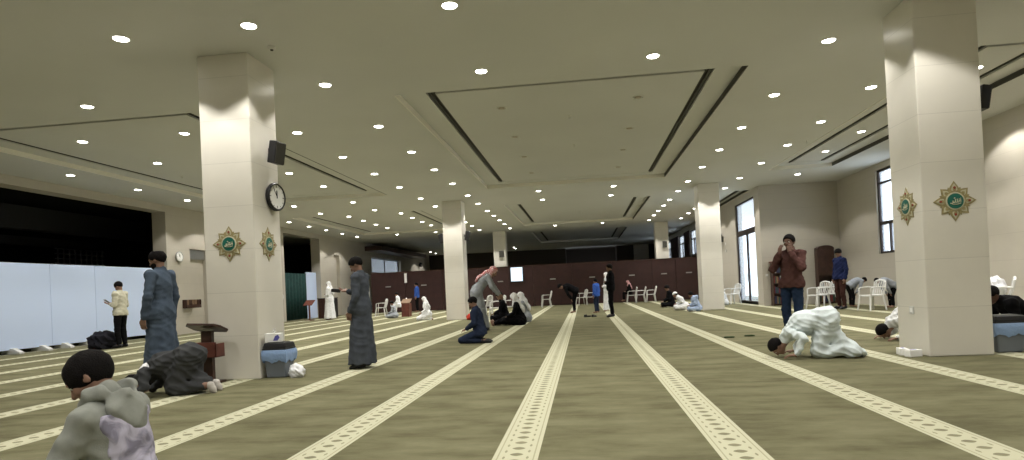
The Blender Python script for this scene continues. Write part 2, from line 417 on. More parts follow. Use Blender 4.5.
for k_, x_ in (('in added unseen rows, far left', -12.9), ('in added unseen rows, left aisle', -9.3), ('in added unseen rows, left pillar line', -5.0), ('in added unseen rows, left of centre', -1.44), ('in added unseen rows, right of centre', 1.21), ('in added unseen rows, right pillar line', 4.6), ('in added unseen rows, right wall', 8.9)):
    row(x_, NEAR_ADDED, H, k_, G_)
def sprinkler(x, y, z, lab):
    r = empty('sprinkler', (x, y, z), label=lab, cat='sprinkler', group='ceiling sprinklers')
    a = MB(); a.lathe([(.045, 0), (.04, -.008), (.012, -.012), (.010, -.05)], 14); a.build('stem', M['trim'], r, smooth=True)
    a = MB(); a.lathe([(.008, -.052), (.03, -.056), (.03, -.060)], 12); a.build('deflector', M['chrome'], r)
sprinkler(-.13, 12.8, H+DR, 'small sprinkler head in the near part of the central recess')
sprinkler(-.07, 15.45, H+DR, 'small sprinkler head in the middle of the central recess')
sprinkler(5.85, 16.5, H+.004, 'small sprinkler head beside the narrow right recess')
sprinkler(-10.9, 15.8, H+DR, 'small sprinkler head in the near left recess')
sprinkler(-.06, 29.28, H+DR, 'small sprinkler head in the second central recess')
r = empty('smoke_detector', (-4.06, 7.9, H), label='small smoke detector on the ceiling just right of the near left pillar', cat='smoke detector')
a = MB(); a.lathe([(.055, 0), (.055, -.02), (.042, -.035), (.038, -.04)], 20); a.build('housing', M['white'], r, smooth=True)
a = MB(); a.lathe([(.022, -.04), (.020, -.052), (.010, -.056)], 14); a.build('sensor', M['slot'], r, smooth=True)

# ------------------------------------------------------------------ emblems, clocks, speakers
def emblem(loc, rz, label):
    root = empty('wall_emblem', loc, rz, label=label, cat='wall emblem', group='star shaped emblems on the near pillars')
    # built facing -Y, x right, z up
    def petal(a, r0, r1, w, n=9):
        pts = []
        for i in range(n):
            t = i/(n-1); rr = r0+(r1-r0)*t; ww = w*math.sin(PI*min(1, t*1.02)**.75)*(1-t*.25)
            pts.append((rr, ww))
        pts = pts + [(p[0], -p[1]) for p in pts[-2:0:-1]]
        return [(math.cos(a)*x-math.sin(a)*y, math.sin(a)*x+math.cos(a)*y) for x, y in pts]
    b0 = MB(); b1 = MB(); b2 = MB()
    for k in range(8):
        a = k*PI/4; big = k % 2 == 0; r1 = .25 if big else .222
        b0.prism(petal(a, .085, r1, .062), -.006, 0)
        b1.prism(petal(a, .10, r1-.030, .038), -.010, -.0055)
        b2.prism(petal(a, .125, r1-.062, .021), -.015, -.0095)
        a2 = a+PI/8; b0.prism(petal(a2, .10, .186, .030), -.0075, 0)
    b0.lathe([(.135, 0), (.135, -.008), (.10, -.012)], 32, axis='y')
    b0.build('gilt_star', M['gold'], root); b1.build('cream_petals', M['emcream'], root)
    b2.lathe([(.130, -.0095), (.130, -.0125), (.120, -.0125), (.120, -.0095)], 32, axis='y')
    b2.build('petal_centres', M['gold'], root)
    for k in range(4):
        d = MB(); a = k*PI/2; d.lathe([(.016, -.009), (.016, -.017), (.006, -.019)], 10, c=(math.cos(a)*.165, 0, math.sin(a)*.165), axis='y')
        d.build('red_stud', M['emred'], root)
    d = MB(); d.lathe([(.108, 0), (.108, -.018), (.094, -.020)], 36, axis='y'); d.build('rim', M['emcream'], root)
    d = MB(); d.lathe([(.094, -.01), (.094, -.022), (.03, -.025)], 36, axis='y'); med = d.build('medallion', M['emgreen'], root, smooth=True)
    s = MB()   # a calligraphic word: tall strokes joined by a long baseline sweep
    for pts in ([(.058, .035), (.056, .01), (.058, -.015)], [(.040, .03), (.040, 0), (.034, -.018), (.022, -.020), (.018, .0), (.018, .026)],
                [(.018, -.012), (.010, -.020), (.0, -.018), (-.004, 0), (-.003, .022)], [(-.004, -.014), (-.018, -.022), (-.032, -.018), (-.040, -.004), (-.030, .006), (-.020, -.004), (-.034, -.024), (-.060, -.028)],
                [(-.020, .030), (-.012, .038), (-.004, .032)], [(.060, -.03), (.02, -.042), (-.03, -.040), (-.062, -.026)]):
        s.tube([(x, -.0265, z) for x, z in pts], .0048, 6)
    s.build('calligraphy', M['emcream'], med)
    return root
emblem((-4.845, 7.99, 1.88), 0, 'green and gold star emblem on the front face of the left pillar')
emblem((PX_L, 8.355, 1.88), R(90), 'green and gold star emblem on the side face of the left pillar')
emblem((4.58, 8.13, 1.905), 0, 'green and gold star emblem on the front face of the right pillar')
emblem((PX_R, 8.485, 1.905), R(-90), 'green and gold star emblem on the shaded side face of the right pillar')

def clock(loc, rz, r, rimmat, label, mins, tilt=0):
    root = empty('wall_clock', loc, rz, label=label, cat='clock')
    d = MB(); d.lathe([(r*.9, .03), (r, .0), (r, -.035), (r*.93, -.05), (r*.86, -.045), (r*.86, -.03)], 40, axis='y'); d.build('case', rimmat, root, smooth=True)
    d = MB(); d.lathe([(r*.87, -.025), (r*.87, -.034)], 40, axis='y'); dl = d.build('dial', M['paper'], root)
    t = MB()
    for k in range(12):
        a = k*PI/6; l = .16 if k % 3 == 0 else .09
        t.tube([(math.sin(a)*r*(.80-l), -.036, math.cos(a)*r*(.80-l)), (math.sin(a)*r*.80, -.036, math.cos(a)*r*.80)], r*.022, 4)
    t.build('hour_marks', M['black'], dl)
    for nm, ln, th, a in (('hour_hand', .45, .035, mins/720*2*PI), ('minute_hand', .68, .024, (mins % 60)/60*2*PI)):
        h = MB(); h.tube([(-math.sin(a)*r*.1, -.039, -math.cos(a)*r*.1), (math.sin(a)*r*ln, -.039, math.cos(a)*r*ln)], r*th, 5); h.build(nm, M['black'], dl)
    return root
clock((PX_L+.045, 8.52, 2.58), R(82), .205, M['black'], 'round black rimmed wall clock on the side of the left pillar', 715)
cbk = MB(); cbk.box(-.02, .02, .02, .13, -.03, .03)
XLC = XL+.035
clock((XLC, 20.19, 2.75), R(90), .19, M['chrome'], 'small round silver clock on the left wall behind the blue-grey robed man', 715)

def speaker(loc, rz, w, d, h, label, tilt=10):
    root = empty('loudspeaker', loc, rz, label=label, cat='loudspeaker')
    mt = Matrix.Rotation(R(tilt), 4, 'X')
    b = MB(); b.box(-w/2, w/2, -d, 0, -h/2, h/2, mt); b.build('cabinet', M['black'], root, bevel=.012)
    g = MB(); g.box(-w/2+.015, w/2-.015, -d-.008, -d+.002, -h/2+.015, h/2-.015, mt); g.build('grille', M['slot'], root)
    k = MB(); k.tube([(0, -.02, 0), (0, .055, .01)], .014, 8); k.box(-.04, .04, .045, .067, -.06, .06); k.build('bracket', M['slot'], root)
    return root
speaker((PX_L+.06, 8.50, 3.23), R(82), .24, .12, .32, 'black loudspeaker high on the side of the left pillar, above the clock')
speaker((PX_R+W_+.06, 8.32, 3.20), R(90), .20, .11, .30, 'black loudspeaker high on the right edge of the right pillar')
speaker((PX_L+.06, 23.2, 3.2), R(90), .24, .16, .36, 'black loudspeaker on the right side of the middle left pillar')
speaker((PX_L-W_-.06, 23.2, 3.15), R(-90), .24, .16, .36, 'black loudspeaker on the left side of the middle left pillar')
speaker((4.70, 35.84, 3.22), 0, .24, .16, .36, 'black loudspeaker on the front of the far right pillar')
speaker((-4.72, 35.993, 3.16), 0, .26, .16, .36, 'black loudspeaker on the front of the far left pillar')
speaker((XA-.06, 30.2, 3.03), R(-90), .24, .18, .38, 'black loudspeaker on the wall left of the glass door')
speaker((XL+.06, 52.3, 3.55), R(90), .30, .18, .40, 'small black loudspeaker on the brightly lit wall at the far left')

def plate_(loc, rz, label, w=.10, h=.10, m=None, grp=None):
    root = empty('wall_plate', loc, rz, label=label, cat='wall plate', group=grp)
    b = MB(); b.box(-w/2, w/2, -.012, 0, -h/2, h/2); b.build('cover', m or M['white'], root, bevel=.003)
    b = MB(); b.box(-w*.25, w*.25, -.017, -.011, -h*.25, h*.25); b.build('rocker', M['paper'], root)
plate_((PX_R, 8.49, .565), R(-90), 'small white socket plate low on the side of the right pillar')
plate_((XA, 29.7, 2.72), R(-90), 'upper small plate on the wall left of the glass door', .14, .14, M['chrome'])
plate_((XA, 29.7, 2.38), R(-90), 'lower small plate on the wall left of the glass door', .14, .14, M['chrome'])
plate_((7.0-.15, 24.0, 1.15), 0, 'small white switch plate on the wall right of the glass door')

# ------------------------------------------------------------------ pale boards on the left
edges = [4.1, 5.7, 7.3, 8.9, 10.5, 12.1, 13.65, 15.2, 16.75, 19.55]
names = ['', '', '', '', 'fifth', 'fourth from the pier', 'leftmost fully seen, by the picture edge', 'second', 'third', 'last']
for i in range(5, len(edges)-1):
    lab = {5: 'tall pale blue board cut by the left picture edge', 6: 'tall pale blue board second from the left edge', 7: 'tall pale blue board left of the man in cream shirt', 8: 'wide pale blue board behind the man looking at his phone'}[i]
    r = empty('partition_board', (XL-.30, (edges[i]+edges[i+1])/2, 0), label=lab, cat='partition board', group='pale blue boards closing the left opening')
    w = edges[i+1]-edges[i]
    b = MB(); b.box(-.025, .025, -w/2+.004, w/2-.004, .11, 2.34); b.build('board', M['panelblue'], r, bevel=.004)
    for s_ in (-1, 1):
        f = MB(); f.prism([(-.22, 0), (.30, 0), (.30, .05), (.10, .15), (-.05, .15), (-.22, .05)], s_*(w/2-.35)-.07, s_*(w/2-.35)+.07, axis='y'); f.build('foot', M['white'], r, bevel=.01)
cu = MB()
pts = []; n = 56
for i in range(n+1):
    y = 28.0+2.7*i/n; pts.append((XL-.25+.05*math.sin(i*.9), y))
for i in range(n):
    a, b_ = pts[i], pts[i+1]
    vs = [cu.bm.verts.new(p) for p in ((a[0], a[1], .03), (b_[0], b_[1], .03), (b_[0], b_[1], 2.36), (a[0], a[1], 2.36))]
    cu.bm.faces.new(vs)
bmesh.ops.remove_doubles(cu.bm, verts=cu.bm.verts, dist=.001)
cur = cu.build('curtain', M['curtain'], smooth=True, label='dark green curtain hanging in the second opening of the left wall', cat='curtain')
so = cur.modifiers.new('thick', 'SOLIDIFY'); so.thickness = .012
wp = MB(); wp.box(XL-.3, XL-.24, 30.75, 31.95, 0, 2.45); wp.build('partition_board', M['panelblue'], bevel=.004, label='narrow pale board right of the dark green curtain', cat='partition board')

# ------------------------------------------------------------------ burgundy partition at the back
pe = [-12.6, -10.5, -8.25, -6.0, -5.3, -4.3, -2.875, -.625, 1.625, 3.875, 5.2, 6.62]
pl = ['at its far left end', 'behind the man in blue', 'left of the middle left pillar', 'hidden by the middle left pillar', 'beside the far left pillar', 'carrying the lit screen', 'behind the seated men',
      'behind the bowing man in black', 'behind the standing man in black', 'behind the white chairs', 'right of the far right pillar']
for i in range(len(pe)-1):
    a, b_ = pe[i], pe[i+1]
    r = empty('partition_panel', ((a+b_)/2, 35.42, 0), label='burgundy back partition panel '+pl[i], cat='partition panel', group='burgundy partition across the back'); w = b_-a
    p = MB(); p.box(-w/2+.006, w/2-.006, 0, .06, .02, 2.34); p.build('board', M['redwood'], r, bevel=.006)
    t = MB(); t.box(-w/2, w/2, -.01, .07, 2.34, 2.39); t.build('top_rail', M['wood'], r)
    h = MB(); h.box(-.16, .16, -.02, 0, 1.50, 1.56); h.build('handle', M['chrome'], r)
r = empty('display_screen', (-3.82, 35.36, 1.9), label='pale lit screen on the burgundy partition beside the far left pillar', cat='screen')
b = MB(); b.box(-.40, .40, -.03, .03, -.46, .46); b.build('frame', M['black'], r)
b = MB(); b.box(-.34, .34, -.036, -.03, -.40, .40); M['screen'] = mat('lit_screen', (.5, .6, .7), emit=(.72, .85, 1.), estr=.75); b.build('panel', M['screen'], r)
b = MB(); b.box(-10.52, -10.38, 35.34, 35.41, 1.72, 2.28); b.build('notice', M['paper'], label='narrow white notice hanging on the partition behind the man in blue', cat='notice')

# ------------------------------------------------------------------ furniture
def chair_proto():
    r = empty('plastic_chair'); m = M['white']
    s = MB()
    N = 8
    for i in range(N):      # gently dished seat shell
        x0 = -.22+.44*i/N; x1 = -.22+.44*(i+1)/N
        z = lambda x: .43+.015*((x/.22)**2) - (.02 if x > .2 else 0)
        w0 = .21+.02*(x0+.22)/.44; w1 = .21+.02*(x1+.22)/.44
        vs = [s.bm.verts.new(p) for p in ((x0, -w0, z(x0)), (x1, -w1, z(x1)), (x1, w1, z(x1)), (x0, w0, z(x0)), (x0, -w0, z(x0)-.03), (x1, -w1, z(x1)-.03), (x1, w1, z(x1)-.03), (x0, w0, z(x0)-.03))]
        for f in ((0, 1, 2, 3), (7, 6, 5, 4), (0, 4, 5, 1), (3, 2, 6, 7), (0, 3, 7, 4), (1, 5, 6, 2)): s.bm.faces.new([vs[k] for k in f])
    s.build('seat', m, r)
    b = MB()
    for y in (-.12, -.04, .04, .12): b.tube([(-.215, y, .45), (-.275, y*1.05, .66), (-.305, y*1.05, .80)], .020, 6, flat=.5)
    for y in (-.20, .20): b.tube([(-.21, y, .43), (-.27, y*1.06, .62), (-.30, y*1.04, .78)], .026, 6)
    b.tube([(-.30, -.21, .77), (-.312, -.15, .82), (-.316, 0, .845), (-.312, .15, .82), (-.30, .21, .77)], .028, 6)
    b.build('backrest', m, r, smooth=True)
    for y in (-1, 1):
        a = MB(); a.tube([(-.27, .215*y, .64), (-.1, .25*y, .655), (.12, .255*y, .65), (.19, .245*y, .62), (.20, .235*y, .44)], .024, 6, flat=.7); a.build('armrest', m, r, smooth=True)
    for x in (-1, 1):
        for y in (-1, 1):
            a = MB(); a.tube([(.19*x, .20*y, .43), (.225*x, .235*y, .2), (.25*x, .255*y, 0)], .030, 6, r2=.022); a.build('leg', m, r, smooth=True)
    return r
CH = chair_proto(); chn = [0]
def chair(x, y, rz, label, group='white plastic chairs'):
    o = CH if chn[0] == 0 else copy_tree(CH); chn[0] += 1
    o.location = (x, y, 0); o.rotation_euler = (0, 0, R(rz)); tag(o, label, 'chair', group)
chair(-2.05, 33.2, 190, 'white plastic chair standing alone against the partition, left of the bowing man')
chair(-4.05, 24.6, 160, 'white plastic chair just right of the middle left pillar')
chair(-3.15, 21.9, 200, 'white plastic chair in front of the bending robed man')
chair(-2.75, 22.7, 180, 'white plastic chair directly behind the seated man in black cloak')
chair(-9.35, 30.5, 200, 'white plastic chair behind the grey man sitting on the carpet')
chair(-10.3, 30.3, 185, 'white plastic chair left of the grey man sitting on the carpet')
chair(-.15, 33.9, 200, 'white plastic chair right beside the bowing man in black')
chair(.35, 34.3, 180, 'white plastic chair between the bowing man and the boy in blue')
chair(2.55, 33.9, 180, 'white plastic chair of the person with pink shawl')
chair(3.05, 34.2, 180, 'white plastic chair at the left end of the row by the far pillar')
chair(3.62, 34.25, 180, 'white plastic chair at the right end of the row by the far pillar')
chair(6.25, 27.0, 200, 'white plastic chair beside the middle right pillar, near the glass door')
chair(7.45, 20.7, 200, 'white plastic chair left of the man in blue shirt')
chair(8.05, 21.6, 190, 'white plastic chair behind the legs of the man in blue shirt')
chair(8.10, 18.5, 195, 'white plastic chair left of the right pillar, among the bending men')
chair(9.0, 17.95, 180, 'white plastic chair nearest the tall window')
chair(8.35, 13.6, 150, 'white plastic chair right of the right pillar, draped with a bag')
chair(8.95, 12.8, 180, 'white plastic chair holding a brown box at the right edge')
bb = MB(); bb.box(-.20, .20, -.17, .17, 0, .30); r = bb.build('cardboard_box', M['beige'], bevel=.008, loc=(8.95, 12.8, .45), label='brown box on a white chair at the right picture edge', cat='box')

def bin_(x, y, rz, label, w=.37, d=.30, h=.43):
    r = empty('waste_bin', (x, y, 0), R(rz), label=label, cat='waste bin', group='grey bins beside the near pillars')
    def frus(mb, a, b_, z0, z1):
        lo = [mb.bm.verts.new((sx*w/2*a, sy*d/2*a, z0)) for sx, sy in ((-1, -1), (1, -1), (1, 1), (-1, 1))]
        hi = [mb.bm.verts.new((sx*w/2*b_, sy*d/2*b_, z1)) for sx, sy in ((-1, -1), (1, -1), (1, 1), (-1, 1))]
        mb.bm.faces.new(lo[::-1]); mb.bm.faces.new(hi)
        for i in range(4): mb.bm.faces.new((lo[i], lo[(i+1) % 4], hi[(i+1) % 4], hi[i]))
    b = MB(); frus(b, .80, .97, 0, h*.93); b.build('body', M['bingrey'], r, bevel=.02)
    # crumpled liner folded over the rim
    l = MB(); n = 40; rings = []
    for (s, z) in ((.985, h*.90), (1.05, h*.86), (1.07, h*.74), (1.04, h*.60), (1.0, h*.52)):
        ring = []
        for k in range(n):
            t = k/n*4; i = int(t); f = t-i; c = [(-1, -1), (1, -1), (1, 1), (-1, 1)]
            px = c[i][0]+(c[(i+1) % 4][0]-c[i][0])*f; py = c[i][1]+(c[(i+1) % 4][1]-c[i][1])*f
            j = 1+.012*math.sin(k*2.3)+.01*random.random()
            ring.append(l.bm.verts.new((px*w/2*s*j, py*d/2*s*j, z + (.018*math.sin(k*1.1)+.008*math.sin(k*2.9) if z < h*.55 else 0))))
        rings.append(ring)
    for i in range(len(rings)-1):
        for k in range(n): l.bm.faces.new((rings[i][k], rings[i][(k+1) % n], rings[i+1][(k+1) % n], rings[i+1][k]))
    l.build('liner', M['bag'], r, smooth=True)
    t = MB(); frus(t, 1.03, 1.03, h*.90, h*.95); frus(t, 1.0, .90, h*.95, h*1.12); t.build('lid', M['black'], r, bevel=.012)
    f = MB(); f.box(-w*.36, w*.36, -d*.30, d*.30, h*1.12, h*1.14); f.build('flap', M['slot'], r, bevel=.004)
bin_(-4.275, 8.16, 0, 'grey bin with blue liner at the right foot of the left pillar', w=.34)
bin_(5.24, 8.42, 0, 'grey bin with blue liner at the right foot of the right pillar', h=.41)
r = empty('tissue_box', (-4.32, 8.12, .492), R(12), label='white and blue tissue box on top of the left bin', cat='tissue box')
b = MB(); b.box(-.11, .11, -.06, .06, 0, .12); b.build('carton', M['paper'], r, bevel=.004)
M['blueprint'] = mat('blue_print', (.10, .10, .38), rough=.6)
b = MB(); b.prism([(.0, .02), (.06, .02), (.09, .06), (.07, .10), (.03, .085)], -.0625, -.0600); b.build('print', M['blueprint'], r)
b = MB(); b.tube([(0, 0, .115), (.01, 0, .15), (-.01, .01, .175), (.02, 0, .19)], .035, 7, r2=.012, flat=.3); b.build('tissue', M['paper'], r, smooth=True)
def boxes(x, y, z, rz, label):
    r = empty('tissue_box', (x, y, z), R(rz), label=label, cat='tissue box', group='white tissue boxes by the right pillar')
    b = MB(); b.box(-.085, .085, -.05, .05, 0, .085); b.build('carton', M['paper'], r, bevel=.004)
    b = MB(); b.box(-.04, .04, -.012, .012, .085, .088); b.build('slit', M['blueprint'], r)
boxes(4.03, 8.42, 0, 80, 'white tissue box touching the left foot of the right pillar, rear one')
boxes(4.06, 8.22, 0, 15, 'white tissue box touching the left foot of the right pillar, front one')

# lectern
r = empty('lectern', (-5.04, 7.70, 0), R(0), label='small dark wooden lectern with sloping top against the left pillar', cat='lectern')
b = MB(); b.box(-.17, .17, -.15, .13, 0, .03); b.build('base', M['wood'], r, bevel=.006)
b = MB(); b.box(-.075, .075, -.035, .035, .03, .70); b.build('column', M['wood'], r, bevel=.006)
mt = Matrix.Translation((0, 0, .745)) @ Matrix.Rotation(R(-20), 4, 'X') @ Matrix.Rotation(R(3), 4, 'Y')
b = MB(); oc = [(.25, -.09), (.25, .09), (.19, .16), (-.19, .16), (-.25, .09), (-.25, -.09), (-.19, -.16), (.19, -.16)]
b.prism(oc, -.014, .014, axis='z'); [setattr(v, 'co', mt @ v.co) for v in b.bm.verts]; b.build('sloping_top', M['wood'], r, bevel=.004)
b = MB(); [b.box(-.08, .24, y0, y1, z0, z1) for y0, y1, z0, z1 in ((-.20, -.185, .36, .56), (-.20, .0, .36, .375))]
b.box(-.08, -.065, -.20, 0, .36, .56); b.box(.225, .24, -.20, 0, .36, .54); b.build('book_tray', M['woodred'], r, bevel=.004)
for v in ():
    pass

# crumpled bags
def crumple(name, c, rad, mtl, label, cat, seed=1, sq=.7, m=None):
    rnd = random.Random(seed); bm = bmesh.new(); bmesh.ops.create_icosphere(bm, subdivisions=4, radius=1)
    for v in bm.verts:
        p = v.co.copy(); d = 1+.10*math.sin(p.x*5+seed)+.09*math.sin(p.y*7+p.z*6+seed*2)+.06*math.sin(p.x*13+p.z*11)+.05*abs(math.sin(p.y*17+p.x*9))
        q = Vector((p.x*rad[0]*d, p.y*rad[1]*d, p.z*rad[2]*d)); q.z = max(q.z, -rad[2]*sq); v.co = q
    mb = MB(); mb.bm.free(); mb.bm = bm
    o = mb.build(name, mtl, smooth=True, label=label, cat=cat); o.location = (c[0], c[1], c[2]+rad[2]*sq); return o
crumple('plastic_bag', (-3.98, 8.05, 0), (.10, .09, .105), M['wbag'], 'crumpled white plastic bag on the carpet right of the left bin', 'bag', 3)
crumple('shoulder_bag', (-12.55, 14.75, 0), (.30, .36, .27), cloth('bag_black', (.015, .015, .02)), 'slumped black bag on the carpet beside the man with the phone', 'bag', 5)
crumple('plastic_bag', (8.34, 13.6, .47), (.20, .18, .22), M['wbag'], 'white crumpled bag heaped on a chair right of the right pillar', 'bag', 7)
# pair of dark shoes and a dark pouch
def shoe(x, y, rz, label, m):
    r = empty('shoe', (x, y, 0), R(rz), label=label, cat='shoe', group='dark shoes left on the carpet')
    pts = [(-.13, -.03), (-.11, -.04), (0, -.035), (.08, -.048), (.13, -.035), (.15, 0), (.13, .035), (.08, .045), (0, .033), (-.11, .038), (-.13, .03)]
    b = MB(); b.prism(pts, 0, .02, axis='z'); b.build('sole', M['slot'], r)
    b = MB(); b.prism([(p[0]*.95, p[1]*.92) for p in pts], .02, .055, axis='z')
    b.box(-.12, -.02, -.032, .032, .05, .09); b.build('upper', m, r, bevel=.012)
for i, (x, y, a) in enumerate(((.08, 20.95, 20), (.22, 20.85, 60))):
    shoe(x+.08*i, y, a, ['dark shoe on the carpet near the boy in blue, left one', 'dark shoe on the carpet near the boy in blue, right one'][i], M['black'])
for i, (x, y, a) in enumerate(((2.6, 11.6, 10), (3.0, 11.75, -20))):
    crumple('string_of_beads', (x, y, 0), (.09, .05, .016), cloth('bead_green', (.03, .05, .02)), ['small dark object on the carpet left of the man in brown jacket', 'second small dark object nearer the man in brown jacket'][i], 'prayer beads', 11+i)

# bookcases on the wall right of the glass door
def bookcase(x, y, w, h, shelves, label, seed, arch=False):
    rnd = random.Random(seed); d = .32
    r = empty('bookcase', (x, y, 0), 0, label=label, cat='bookcase')
    b = MB(); b.box(-w/2, -w/2+.03, -d, 0, 0, h); b.box(w/2-.03, w/2, -d, 0, 0, h); b.box(-w/2, w/2, -.02, 0, 0, h)
    b.build('carcass', M['wood'], r, bevel=.004)
    if arch:
        t = MB(); pts = [(-w/2, h-.05)]+[(w/2*-math.cos(PI*i/12), h+.12*math.sin(PI*i/12)) for i in range(13)]+[(w/2, h-.05)]
        t.prism(pts, -d-.01, 0); t.build('arched_top', M['wood'], r)
        t = MB(); t.box(-w/2+.03, w/2-.03, -d, -d+.02, h*.52, h-.05); t.build('door', M['wood'], r)
    else:
        t = MB(); t.box(-w/2-.03, w/2+.03, -d-.02, 0, h, h+.04); t.build('top', M['woodred'], r)
    for i in range(shelves+1):
        s = MB(); z = .06+i*(h*(.52 if arch else 1)-.08)/shelves; s.box(-w/2+.03, w/2-.03, -d+.01, -.02, z-.012, z+.012); s.build('shelf', M['wood'], r)
    return [.06+i*(h*(.52 if arch else 1)-.08)/shelves+.0125 for i in range(shelves)], (h*(.52 if arch else 1)-.08)/shelves
bc = [((.12, .02, .02), 'dark red'), ((.02, .06, .05), 'dark green'), ((.20, .13, .06), 'tan'), ((.03, .03, .07), 'navy'), ((.45, .42, .36), 'cream')]
for q, (x, w, h, ns, lab, arch) in enumerate(((7.26, .60, 1.60, 4, 'open dark bookcase of books left of the man in brown jacket', False), (8.86, .58, 2.02, 2, 'tall dark cabinet with rounded top right of the man in brown jacket', True))):
    zs, step = bookcase(x, 23.97, w, h, ns, lab, q, arch)
    for j, z in enumerate(zs):
        rnd = random.Random(q*9+j); xx = x-w/2+.04
        while xx < x+w/2-.09:
            t = rnd.uniform(.035, .06); hh = min(step-.05, rnd.uniform(.2, .28)); c = rnd.choice(bc)
            b = MB(); b.box(0, t-.003, 0, .18, 0, hh)
            if c[1] not in M: M[c[1]] = mat('book_'+c[1].replace(' ', '_'), c[0], rough=.6)
            b.build('book', M[c[1]], loc=(xx, 23.69, z), label=c[1]+' book on shelf %s of the %s' % (['one from the floor', 'two from the floor', 'three from the floor', 'four from the floor'][j], 'open bookcase' if not arch else 'rounded cabinet'), cat='book', group='books in the wall bookcases')
            xx += t
# wall rack with books on the left pier
r = empty('wall_rack', (XL, 21.2-.45, .92), R(90), label='small brown book rack on the left wall behind the lectern', cat='wall rack')
b = MB(); b.box(-.42, .42, -.16, 0, 0, .02); b.box(-.42, .42, -.16, -.145, .02, .12); b.box(-.42, -.40, -.16, 0, 0, .3); b.box(.40, .42, -.16, 0, 0, .3); b.build('rack', M['wood'], r)
for k in range(5):
    b = MB(); b.box(0, .12, 0, .13, 0, .28); b.build('book', [M['tanbook'], M['wood'], M['tanbook']][k % 3], loc=(XL+.008, 20.38+.155*k, .942), label=['%s brown book in the rack on the left wall' % w for w in ('leftmost', 'second', 'middle', 'fourth', 'rightmost')][k], cat='book', group='books in the left wall rack')
# dark stand and low cabinet near the curtain
r = empty('low_cabinet', (-13.3, 30.6, 0), R(90), label='low black cabinet in front of the narrow pale board', cat='cabinet')
b = MB(); b.box(-.65, .65, -.3, .2, 0, 1.0); b.build('body', M['wood'], r, bevel=.01); b = MB(); b.box(-.68, .68, -.33, .23, 1.0, 1.04); b.build('top', M['black'], r)
b = MB(); b.box(-.63, -.01, -.32, -.30, .05, .96); b.build('door', M['black'], r); b = MB(); b.box(.01, .63, -.32, -.30, .05, .96); b.build('door', M['black'], r)
r = empty('book_stand', (-13.2, 28.3, 0), R(90), label='reddish wooden book stand before the dark green curtain', cat='book stand')
b = MB(); b.box(-.16, .16, -.16, .16, 0, .03); b.box(-.03, .03, -.03, .03, .03, .8); b.build('post', M['woodred'], r)
b = MB(); b.prism([(-.2, .72), (.2, .95), (.2, .98), (-.2, .75)], -.22, .22); b.build('slanted_top', M['woodred'], r)
r = empty('book_stand', (-8.35, 28.2, 0), R(90), label='reddish wooden book stand beside the grey man sitting on the carpet', cat='book stand')
b = MB(); b.box(-.22, .22, -.18, .18, 0, .62); b.build('box_base', M['woodred'], r)
b = MB(); b.prism([(-.2, .62), (.2, .80), (.2, .83), (-.2, .65)], -.22, .22); b.build('slanted_top', M['tanbook'], r)
crumple('red_cloth', (-4.15, 22.4, 0), (.22, .2, .13), cloth('redcloth', (.5, .06, .04)), 'small red bundle on the carpet at the foot of the middle left pillar', 'cloth', 4)

